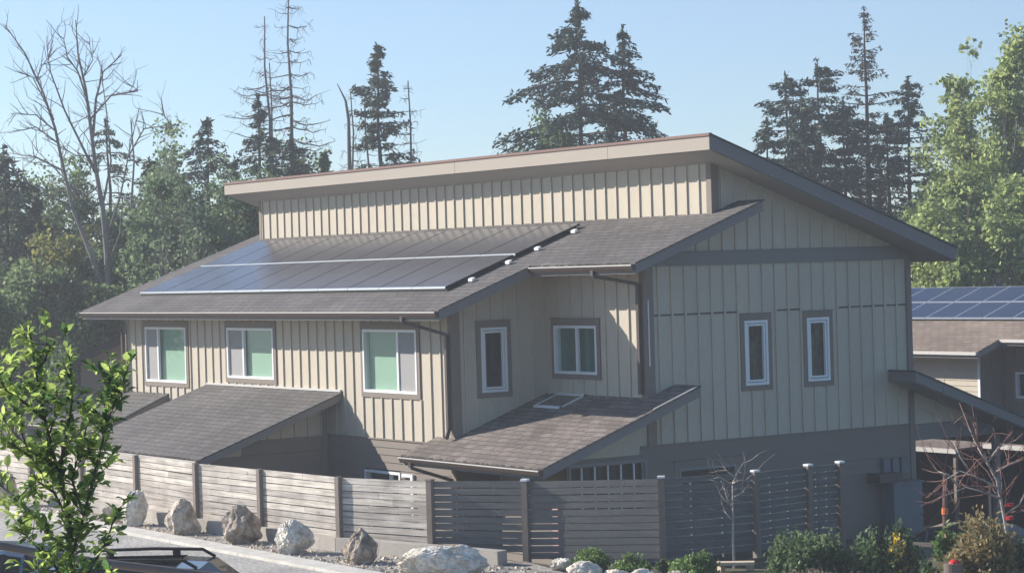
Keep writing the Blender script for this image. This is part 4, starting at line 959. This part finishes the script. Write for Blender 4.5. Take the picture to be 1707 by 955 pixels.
# low porch roofs seen under the lean-to
def low_roof(pa, pb, D, depth, label):
    A = at(*pa, D); e = thing('carport', (A.x, A.y, -3.7), label, 'carport'); yy = A.y; B = x_at(*pb, yy); z0 = A.z
    b = MB(); X0_ = A.x-(9 if pa[0] < 1600 else .3); b.prism([(X0_, yy, z0), (B.x, yy, z0), (B.x, yy+depth, z0+.02*depth), (X0_, yy+depth, z0+.02*depth)], (0, 0, -.05)); b.build('roof', 'shingle_far', e)  # first roof runs on unseen to the left, added to keep sun out
    b = MB(); b.box(A.x, yy-.1, z0-.14, B.x, yy-.002, z0-.02); b.build('gutter', 'lip', e)
    b = MB(); b.box(X0_+.1, yy+.3, -4.6, X0_+.2, yy+depth-.11, z0-.05); b.build('wall', 'shade_wall', e)  # unseen side wall added to block sun from the left
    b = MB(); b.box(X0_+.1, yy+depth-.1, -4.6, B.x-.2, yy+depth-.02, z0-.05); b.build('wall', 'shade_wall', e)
    b = MB(); b.box(B.x-.25, yy+.05, -3.7, B.x-.15, yy+.15, z0-.05); b.build('post', 'trim', e)
low_roof((1500, 741), (1597, 747), 66, 3.2, 'low brown carport with a pale gutter seen under the lean-to roof')
low_roof((1641, 738), (1790, 740), 64, 5.0, 'wider low brown shed roof at the right edge beneath the neighbouring house')
bo = thing('dark_shed', tuple(Vector((at(1620, 800, 69).x, at(1620, 800, 69).y, -3.7))), 'dark reddish shed wall in deep shade beyond the bare garden tree', 'shed')
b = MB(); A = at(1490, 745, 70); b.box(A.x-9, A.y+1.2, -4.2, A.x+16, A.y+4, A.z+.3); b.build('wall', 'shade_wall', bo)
b = MB(); b.prism([(A.x-9.3, A.y-1.6, A.z+.3), (A.x+16.3, A.y-1.6, A.z+.3), (A.x+16.3, A.y+4.2, A.z+.6), (A.x-9.3, A.y+4.2, A.z+.6)], (0, 0, -.12)); b.build('roof', 'shade_wall', bo)  # front overhang deepened to keep sun off the shed wall
# dark house at the left behind the trees
A = at(120, 600, 64); ln_ = thing('dark_cottage', (A.x, A.y, -1.5), 'dark shaded cottage gable glimpsed between leaves left of the house', 'house')
B0 = at(118, 585, 66); B1 = at(212, 545, 66); B2 = at(212, 700, 66); B3 = at(118, 700, 66); back = Vector((fw.x, fw.y, 0))*4
b = MB(); b.prism([at(135, 595, 66), at(250, 540, 66), at(250, 720, 66), at(135, 720, 66)], back); b.build('wall', 'lap', ln_)
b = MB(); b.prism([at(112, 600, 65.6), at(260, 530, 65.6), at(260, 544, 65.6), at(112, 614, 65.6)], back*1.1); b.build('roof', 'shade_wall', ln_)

# ---------------------------------------------------------------- garden plants
def shrub(px, py, wpx, hpx, label, seed, mat='leaf_bush', n=3500, leaf=.07, cat='shrub', up_=.4, z=0.0, name='shrub', extra=None, dD=0):
    base = at_z(px, py, z); D = (base-CAM).dot(fw); k = D/FPX; Rw, Hh = wpx*k/2, hpx*k; rng = np.random.default_rng(seed); rd = random.Random(seed)
    e = thing(name, base, label, cat)
    st = MB()
    for j in range(14):
        a = rd.uniform(0, 6.28); r_ = rd.uniform(.2, .9); tip = base+Vector((math.cos(a)*Rw*r_, math.sin(a)*Rw*r_, Hh*(1-r_*r_*.5)*.9)); st.tube(sway(base+Vector((math.cos(a), math.sin(a), 0))*.05, tip, .05, rd, 4), [.02, .015, .012, .01, .006], 4, False)
    st.build('stems', 'bark_dark', e)
    nc = max(16, n//60); ca = rng.uniform(0, 6.28, nc); cr = np.sqrt(rng.uniform(0, 1, nc)); cu = rng.uniform(.05, 1, nc); tall = rng.uniform(.62, 1.12, nc)
    cen = np.stack([np.cos(ca)*cr*Rw*.9, np.sin(ca)*cr*Rw*.9, Hh*cu*tall*np.sqrt(np.clip(1-cr**2*.8, .05, 1))*.9], 1); wgt = rng.gamma(.8, 1, nc); idx = rng.choice(nc, n, p=wgt/wgt.sum())
    C = cen[idx]+rng.normal(size=(n, 3))*np.array([.13*Rw, .13*Rw, .10*Hh]); C[:, 2] = np.clip(C[:, 2], .02, None); C += np.array(tuple(base))
    np_mesh('foliage', leaf_quads(C, rng.uniform(.7, 1.4, n)*leaf, rng.uniform(.4, .7, n)*leaf, rng, np.array([0, 0, up_]), 0), 4, mat, e)
    if extra:
        m2, n2, lf, nm = extra; idx = rng.integers(0, nc, n2); C = cen[idx]*1.02+rng.normal(size=(n2, 3))*np.array([.12*Rw, .12*Rw, .1*Hh])+np.array(tuple(base)); fo_ = np_mesh(nm, leaf_quads(C, lf, lf*.8, rng), 4, m2, e)
    return e
shrub(983, 950, 66, 38, 'leftmost round light green shrub at the foot of the shaded fence', 81, n=4500, leaf=.06)
shrub(1052, 958, 62, 36, 'second round light green shrub, right of the leftmost one', 82, n=4500, leaf=.06)
shrub(1108, 952, 30, 24, 'small greyish low plant between the second round shrub and the feathery one', 83, 'leaf_shade', 800, .06)
shrub(1158, 962, 78, 44, 'feathery bright green shrub just left of the bare sapling', 84, n=4500, leaf=.07)
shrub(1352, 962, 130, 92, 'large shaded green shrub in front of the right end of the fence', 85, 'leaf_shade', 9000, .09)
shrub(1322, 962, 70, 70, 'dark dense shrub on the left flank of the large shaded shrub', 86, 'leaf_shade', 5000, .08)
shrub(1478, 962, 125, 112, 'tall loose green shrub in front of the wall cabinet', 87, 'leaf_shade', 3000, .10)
shrub(1500, 966, 50, 82, 'shrub with clusters of yellow flowers at the front of the tall loose one', 88, 'leaf_russet', 1500, .08, extra=('flower_yellow', 420, .075, 'flowers'))
shrub(1640, 990, 130, 140, 'russet and green leafy shrub around the foot of the bare garden tree', 89, 'leaf_russet', 8000, .10)
shrub(1590, 935, 60, 78, 'thin green shrub beside the orange stake', 90, 'leaf_bush', 1500, .10)
shrub(1340, 975, 110, 30, 'dry brownish ground plant in front of the large shaded shrub', 91, 'dry_plant', 2500, .07)
shrub(1440, 985, 120, 26, 'low pale dry plant at the bottom edge between shrubs', 92, 'dry_plant', 2200, .07)
shrub(1230, 985, 60, 18, 'low green tuft at the foot of the bare sapling', 93, 'leaf_bush', 900, .06)
shrub(1550, 985, 60, 50, 'bluish spiky plant at the bottom edge left of the bollard', 94, 'leaf_shade', 700, .12, up_=2.0)
shrub(1700, 985, 60, 90, 'dark shrub at the right edge behind the thin pale trunk', 95, 'leaf_shade', 3000, .10)

def thin_tree(name, label, limbs, D, mat, seed, rad, twigs=3, twmat=None, tl=(.2, .5)):
    base = at(*limbs[0][0], D); e = thing(name, (base.x, base.y, 0), label, 'tree'); rd = random.Random(seed); b = MB(); t2 = MB()
    for li, pts in enumerate(limbs):
        P_ = [at(x, y, D+(rd.uniform(-.25, .25) if li else 0)*(i/len(pts))) for i, (x, y) in enumerate(pts)]
        if li == 0: P_.insert(0, Vector((P_[0].x, P_[0].y, -.05)))
        r_ = rad if li == 0 else rad*.5; n = len(P_); b.tube(P_, [r_*(1-.7*i/(n-1)) for i in range(n)], 6)
        for i in range(2 if li == 0 else 1, n):
            for q in range(twigs):
                o = P_[i-1].lerp(P_[i], rd.random()); d = (P_[i]-P_[i-1]).normalized()
                if li == 0 and o.z < P_[0].z+(P_[-1].z-P_[0].z)*.45: continue
                branch_rec(t2, o, (d+Vector((rd.gauss(0, .7), rd.gauss(0, .7), rd.gauss(0, .5)+.25))).normalized(), rd.uniform(*tl), rad*.22, rd.choice([0, 1]), rd, [], .2, .6, 2, .7, 3)
    b.build('trunk', mat, e, True); t2.build('twigs', twmat or mat, e); return e
thin_tree('sapling', 'bare pale sapling with a few crooked limbs in front of the shaded fence', [[(1224, 948), (1222, 905), (1222, 850), (1221, 805)], [(1222, 868), (1213, 858), (1205, 848)], [(1222, 845), (1208, 833), (1199, 820)], [(1214, 836), (1210, 822), (1207, 810)], [(1221, 806), (1232, 800), (1215, 788), (1203, 775)], [(1221, 804), (1236, 800), (1253, 802)], [(1222, 806), (1230, 785), (1240, 770)], [(1218, 806), (1200, 795), (1178, 800)], [(1221, 830), (1235, 822), (1240, 818)]], 40.4, 'bark_pale', 61, .035, 2, 'bark_dead')
thin_tree('bare_garden_tree', 'bare reddish twigged tree with a pale slanting trunk at the right edge', [[(1690, 965), (1682, 905), (1672, 850), (1662, 800), (1645, 770), (1630, 745)], [(1665, 815), (1640, 800), (1600, 785), (1575, 800)], [(1650, 780), (1640, 755), (1625, 735), (1615, 712)], [(1645, 772), (1665, 745), (1690, 735)], [(1668, 830), (1640, 820), (1610, 812), (1565, 830)], [(1672, 860), (1700, 840), (1720, 800)], [(1655, 790), (1680, 775), (1705, 765)], [(1620, 790), (1600, 760), (1590, 735)], [(1600, 812), (1580, 790), (1562, 785)]], 38.5, 'bark_pale', 62, .045, 4, 'twig_red', (.3, .7))
rt_ = bpy.data.objects
b = MB(); p = at(1683, 838, 38.4); b.tube([p, p+Vector((0, 0, -.06))], .07, 8); p2_ = at(1683, 860, 38.4); b.tube([p2_, p2_+Vector((0, 0, -.06))], .06, 8)
e = [o for o in bpy.data.objects if o.name == 'bare_garden_tree'][0]; b.build('tie_band', 'red_paint', e)

# bench plank, bollard, stakes
def bench():
    a = at_z(1195, 951, 0); c_ = at_z(1258, 950, 0); e = thing('plank_bench', ((a+c_)/2), 'pale wooden plank bench behind the bare sapling trunk', 'bench')
    h = .13; b = MB(); b.beam(a+Vector((0, 0, h)), c_+Vector((0, 0, h)), .22, .05); b.build('seat', 'plank', e)
    for t in (.12, .88):
        q = a.lerp(c_, t); b = MB(); b.box(q.x-.05, q.y-.05, 0, q.x+.05, q.y+.05, h-.03); b.build('leg', 'plank', e)
bench()
p = at_z(1591, 1000, 0); D = (p-CAM).dot(fw); e = thing('bollard_light', p, 'short grey bollard light with a red top at the bottom edge', 'bollard')
ztop = p.z+(1000-938)*D/FPX
b = MB(); b.tube([p, p+Vector((0, 0, ztop-.17))], .115, 20); b.build('post', 'bollard', e, True)
b = MB(); b.tube([p+Vector((0, 0, ztop-.17)), p+Vector((0, 0, ztop))], .155, 20); b.build('cap', 'brown_metal', e)
b = MB(); b.tube([p+Vector((.02, 0, ztop)), p+Vector((.02, 0, ztop+.03)), p+Vector((.02, 0, ztop+.06))], [.09, .08, .03], 12); b.build('red_top', 'red_paint', e)
b = MB(); q = p-Vector((fw.x, fw.y, 0)).normalized()*.118+Vector((0, 0, ztop-.36)); rr_ = Vector((rt.x, rt.y, 0)).normalized()
b.prism([q-rr_*.06, q+rr_*.06, q+rr_*.035+Vector((0, 0, .13)), q-rr_*.02+Vector((0, 0, .15))], Vector((fw.x, fw.y, 0))*.01); b.build('sticker', 'white_paint', e)
p = at(1575, 857, 44); e = thing('garden_stake', (p.x, p.y, -.6), 'red and orange garden stake standing in the shrubs', 'stake'); b = MB(); b.tube([(p.x, p.y, -.6), p, at(1576, 790, 44)], .045, 8); b.build('pole', 'twig_red', e); b = MB(); b.tube([p, at(1575, 846, 44)], .06, 8); b.build('tip', 'orange_paint', e)
A = Vector(FENCE[9][:2]); B = Vector(FENCE[10][:2]); q = A.lerp(B, .0); 
pk = Vector(FENCE[10][:2]).lerp(Vector(FENCE[11][:2]), .22)+Vector((-.25, .25))
e = thing('garden_post', (pk.x, pk.y, -.9), 'pinkish post standing behind the slats of the shaded fence', 'post'); b = MB(); b.box(pk.x-.09, pk.y-.09, -.9, pk.x+.09, pk.y+.09, 1.0); b.build('pole', 'pink_wood', e)

# ---------------------------------------------------------------- cars
def make_car(name, label, paintm, suv=True):
    """nose along +x, origin on the ground at the centre"""
    e = thing(name, (0, 0, 0), label, 'car')
    Lc, Wc = 4.6, 1.84; H = 1.68 if suv else 1.44; belt = 1.02 if suv else .93; hood = 1.0 if suv else .9
    # lower body lofted along x: (x, half width, z low, z high)
    secs = [(-2.30, .74, .45, .80), (-2.22, .86, .30, .95), (-1.9, .91, .25, belt), (-1.0, .92, .22, belt), (.2, .92, .22, belt), (1.0, .92, .22, hood), (1.7, .90, .25, hood-.10), (2.15, .84, .28, hood-.24), (2.30, .70, .40, .62)]
    if not suv: secs[1] = (-2.22, .86, .30, .9); secs[2] = (-1.7, .9, .25, .94)
    def ring(x, w, z0, z1): return [(x, -w*.93, z0), (x, -w, z0+.12), (x, -w, z1-.22), (x, -w*.95, z1-.06), (x, -w*.82, z1), (x, 0, z1+.025), (x, w*.82, z1), (x, w*.95, z1-.06), (x, w, z1-.22), (x, w, z0+.12), (x, w*.93, z0)]
    b = MB(); rs = [ring(*q) for q in secs]; n = len(rs[0]); b.v = [p for r in rs for p in r]
    for i in range(len(rs)-1):
        for k in range(n): a = i*n+k; c_ = i*n+(k+1) % n; b.f.append((a, c_, c_+n, a+n))
    b.f.append(tuple(range(n))[::-1]); b.f.append(tuple(range((len(rs)-1)*n, len(rs)*n)))
    body = b.build('body', paintm, e, True)
    # cabin
    if suv: cab = [(-2.12, .80, belt-.05, belt+.02), (-1.85, .74, belt-.05, H-.10), (-1.5, .70, belt-.05, H-.01), (-.2, .70, belt-.05, H), (.45, .69, belt-.05, H-.04), (1.25, .78, belt-.05, belt+.0)]
    else: cab = [(-1.75, .78, belt-.05, belt+.0), (-1.0, .68, belt-.05, H-.06), (-.5, .66, belt-.05, H), (.2, .66, belt-.05, H-.02), (.5, .66, belt-.05, H-.07), (1.35, .78, belt-.05, belt-.02)]
    g_b = MB(); r_b = MB(); pr = []
    for x, w, z0, z1 in cab: pr.append([(x, -.86, z0), (x, -w, z1-.05), (x, -w+.09, z1), (x, 0, z1+.02), (x, w-.09, z1), (x, w, z1-.05), (x, .86, z0)])
    for i in range(len(pr)-1):
        A, B = pr[i], pr[i+1]
        steep = abs(cab[i][3]-cab[i+1][3]) > .15
        for k in range(6):
            q = [A[k], A[k+1], B[k+1], B[k]]
            (g_b if (k in (0, 5) or steep) else r_b).face(q)
    g_b.build('windows', 'glass_car', e); r_b.build('roof_panel', paintm, e, True)
    inn = MB(); inn.hexa([(-1.6, -.7, .5), (1.0, -.7, .5), (1.0, .7, .5), (-1.6, .7, .5), (-1.4, -.55, belt), (.6, -.55, belt), (.6, .55, belt), (-1.4, .55, belt)]); inn.build('seats', 'tyre', e)
    for i in (1, 2, 3, 4):
        for sgn in (-1, 1):
            A, B = Vector(pr[i][0 if sgn < 0 else 6]), Vector(pr[i][1 if sgn < 0 else 5]); p = MB(); p.beam(A*1.003, B*1.003, .035, .05, (1, 0, 0)); p.build('pillar', paintm if i in (1, 4) else 'black_gap', e)
    if suv:
        for sgn in (-1, 1):
            p = MB(); y = sgn*.60; p.tube([(-1.55, y, H-.01), (-1.42, y, H+.075), (-.4, y, H+.09), (.25, y, H+.07), (.42, y, H-.03)], .022, 6)
            for x in (-1.0, -.1): p.box(x-.05, y-.015, H-.02, x+.05, y+.015, H+.07)
            p.build('roof_rail', 'black_gap', e)
        p = MB(); p.box(-.9, -.35, H+.012, .1, .35, H+.03); p.build('sunroof', 'glass_car', e)
    for x in (-1.42, 1.42):
        for y in (-.86, .86):
            p = MB(); p.tube([(x, y-.11, .34), (x, y+.11, .34)], .34, 20); wv = p.build('wheel', 'tyre', e)
            p = MB(); s_ = 1 if y > 0 else -1; p.tube([(x, y+s_*.1, .34), (x, y+s_*.125, .34)], .21, 14); o = p.build('rim', 'rim'); o.parent = wv
    for y in (-.62, .62):
        p = MB(); p.box(2.12, y-.17, .62, 2.235, y+.17, .74); p.build('headlight', 'lamp_clear', e); p = MB(); p.box(-2.29, y-.14, .72, -2.19, y+.16, .86); p.build('tail_light', 'lamp_red', e)
    for y in (-1.0, 1.0):
        p = MB(); p.box(.72, y-.1, belt-.02, .85, y+.1, belt+.13); p.build('mirror', paintm, e)
    p = MB(); p.tube([(-1.3, 0, H), (-1.5, 0, H+.18)], .008, 4); p.build('antenna', 'black_gap', e)
    return e
def place(e, px, D, z, ang): 
    p = at(px, 900, D); e.location = (p.x, p.y, z); e.rotation_euler = (0, 0, ang)
ang0 = math.atan2(rt.y, rt.x)
suv = make_car('parked_car', 'black car with roof rails parked at the bottom left, only its roof showing', 'paint_black'); place(suv, 290, 30.0, 0, ang0-R(4))
sed = make_car('parked_car', 'blue grey car at the bottom left corner showing windscreen and bonnet', 'paint_blue', False); place(sed, 10, 34.5, 0, ang0-R(8))
dk = make_car('parked_car', 'dark car half hidden by garden shrubs right of the house', 'paint_dark', False); pz = at(1640, 872, 50); dk.location = (pz.x, pz.y, pz.z-1.44); dk.rotation_euler = (0, 0, ang0-R(35))

# brown handrail between the camera side and the road
hr = thing('handrail', tuple(Vector((at(170, 938, 20).x, at(170, 938, 20).y, 0))), 'blurry brown round handrail crossing in front of the parked cars', 'handrail')
hp = [at(-250, 856, 20), at(-60, 897, 20), at(0, 909, 20), at(90, 925, 20), at(172, 938, 20), at(340, 958, 20), at(520, 976, 20)]
b = MB(); b.tube(hp, .037, 12); b.build('rail', 'brown_metal', hr, True)
for p in (hp[0], hp[-1]): b = MB(); b.tube([p, Vector((p.x, p.y, 0))], .03, 10); b.build('post', 'brown_metal', hr)

# ---------------------------------------------------------------- young tree in front
DT = 12.0
yt = thing('young_tree', (at(125, 960, DT).x, at(125, 960, DT).y, 0), 'young broad leaved tree with fresh green leaves close by at the left edge', 'tree')
rd = random.Random(3); rng = np.random.default_rng(3); st = MB()
root = Vector((at(125, 960, DT).x, at(125, 960, DT).y, 0))
stems = [[(125, 1400), (120, 1000), (118, 930), (116, 860), (98, 790), (75, 700), (60, 620), (48, 545)], [(118, 930), (140, 860), (160, 780), (180, 700), (200, 650), (218, 598)], [(116, 870), (90, 820), (50, 760), (25, 690), (8, 620)],
 [(98, 790), (110, 730), (120, 670), (118, 610)], [(150, 820), (165, 760), (178, 700), (182, 640), (180, 612)], [(75, 700), (40, 670), (10, 650), (-20, 600)], [(118, 920), (80, 890), (40, 840), (-10, 800)], [(120, 1000), (150, 950), (178, 900), (195, 850)], [(120, 980), (90, 940), (50, 900), (20, 860)],
 [(60, 620), (75, 600), (85, 575)], [(140, 860), (120, 800), (135, 740)], [(50, 760), (20, 740), (-15, 720)], [(90, 820), (60, 800), (30, 830)], [(160, 780), (140, 730), (150, 680)], [(98, 790), (70, 760), (90, 700), (95, 650)], [(125, 1050), (160, 1000), (185, 960)], [(120, 1000), (85, 970), (55, 940)]]
LC = []; LA = []
for i, pts in enumerate(stems):
    dz = rd.uniform(-.45, .45) if i else 0
    P_ = [at(x, y, DT+dz*j/(len(pts)-1)) for j, (x, y) in enumerate(pts)]
    if i == 0: P_.insert(0, root)
    n = len(P_); r0_ = .016 if i == 0 else .0065; st.tube(P_, [r0_*(1-.85*k/(n-1))+.002 for k in range(n)], 7)
    for k in range(1, n):
        if i == 0 and k < 3: continue
        seg = P_[k]-P_[k-1]; d = seg.normalized()
        for q in range(int(seg.length/.0068)):
            t = rd.random(); o = P_[k-1]+seg*t
            if rd.random() < .13:          # side shoot
                sd = (d*.6+Vector((rd.gauss(0, 1), rd.gauss(0, 1), rd.gauss(0, .5)+.45)).normalized()).normalized(); ln = rd.uniform(.05, .19); st.tube([o, o+sd*ln*.5, o+sd*ln+Vector((0, 0, .02))], [.0028, .002, .0014], 4, False)
                for z_ in range(rd.randint(5, 9)): LC.append(o+sd*ln*rd.uniform(.35, 1.05)); LA.append(sd+Vector((rd.gauss(0, .7), rd.gauss(0, .7), rd.gauss(0, .5)+.2)))
            else:
                LC.append(o); LA.append(d*.6+Vector((rd.gauss(0, .8), rd.gauss(0, .8), rd.gauss(0, .5)+.15)))
st.build('trunk', 'bark_dark', yt, True)
lv = MB()
for c_, a in zip(LC, LA):
    a = a.normalized(); ln = rd.triangular(.026, .082, .055); w = ln*rd.uniform(.24, .36); sdv = a.cross(Vector((rd.gauss(0, .4), rd.gauss(0, .4), 1))).normalized(); nv = sdv.cross(a).normalized()
    if nv.z < 0: nv = -nv
    c0_ = c_+a*.012; cur = -rd.uniform(-.1, .55)*ln; base = len(lv.v)
    mid = [c0_, c0_+a*ln*.33+nv*cur*-.1, c0_+a*ln*.68+nv*cur*.25, c0_+a*ln+nv*cur]
    fold = nv*w*.35
    lv.v += [tuple(mid[0]), tuple(mid[1]+sdv*w*.85+fold), tuple(mid[2]+sdv*w*.8+fold), tuple(mid[3]), tuple(mid[2]-sdv*w*.8+fold), tuple(mid[1]-sdv*w*.85+fold), tuple(mid[1]), tuple(mid[2])]
    for f in ((0, 6, 1), (6, 7, 2, 1), (7, 3, 2), (0, 5, 6), (5, 4, 7, 6), (4, 3, 7)): lv.f.append(tuple(base+k for k in f))
lv.build('leaves', 'leaf_young', yt, True)

# ---------------------------------------------------------------- air
b = MB(); b.box(-260, -60, -6, 60, 260, 60)
m, nt, pb = new_mat('haze_air'); nt.nodes.remove(pb)
vol = N(nt, 'ShaderNodeVolumePrincipled'); vol.inputs['Density'].default_value = 0.0013; vol.inputs['Color'].default_value = (0.93, 0.96, 1.0, 1); vol.inputs['Anisotropy'].default_value = 0.3
nt.links.new(vol.outputs[0], nt.nodes['Material Output'].inputs['Volume'])
hz = b.build('haze', 'haze_air'); hz['kind'] = 'stuff'; hz['label'] = 'thin pale blue haze over the whole place'
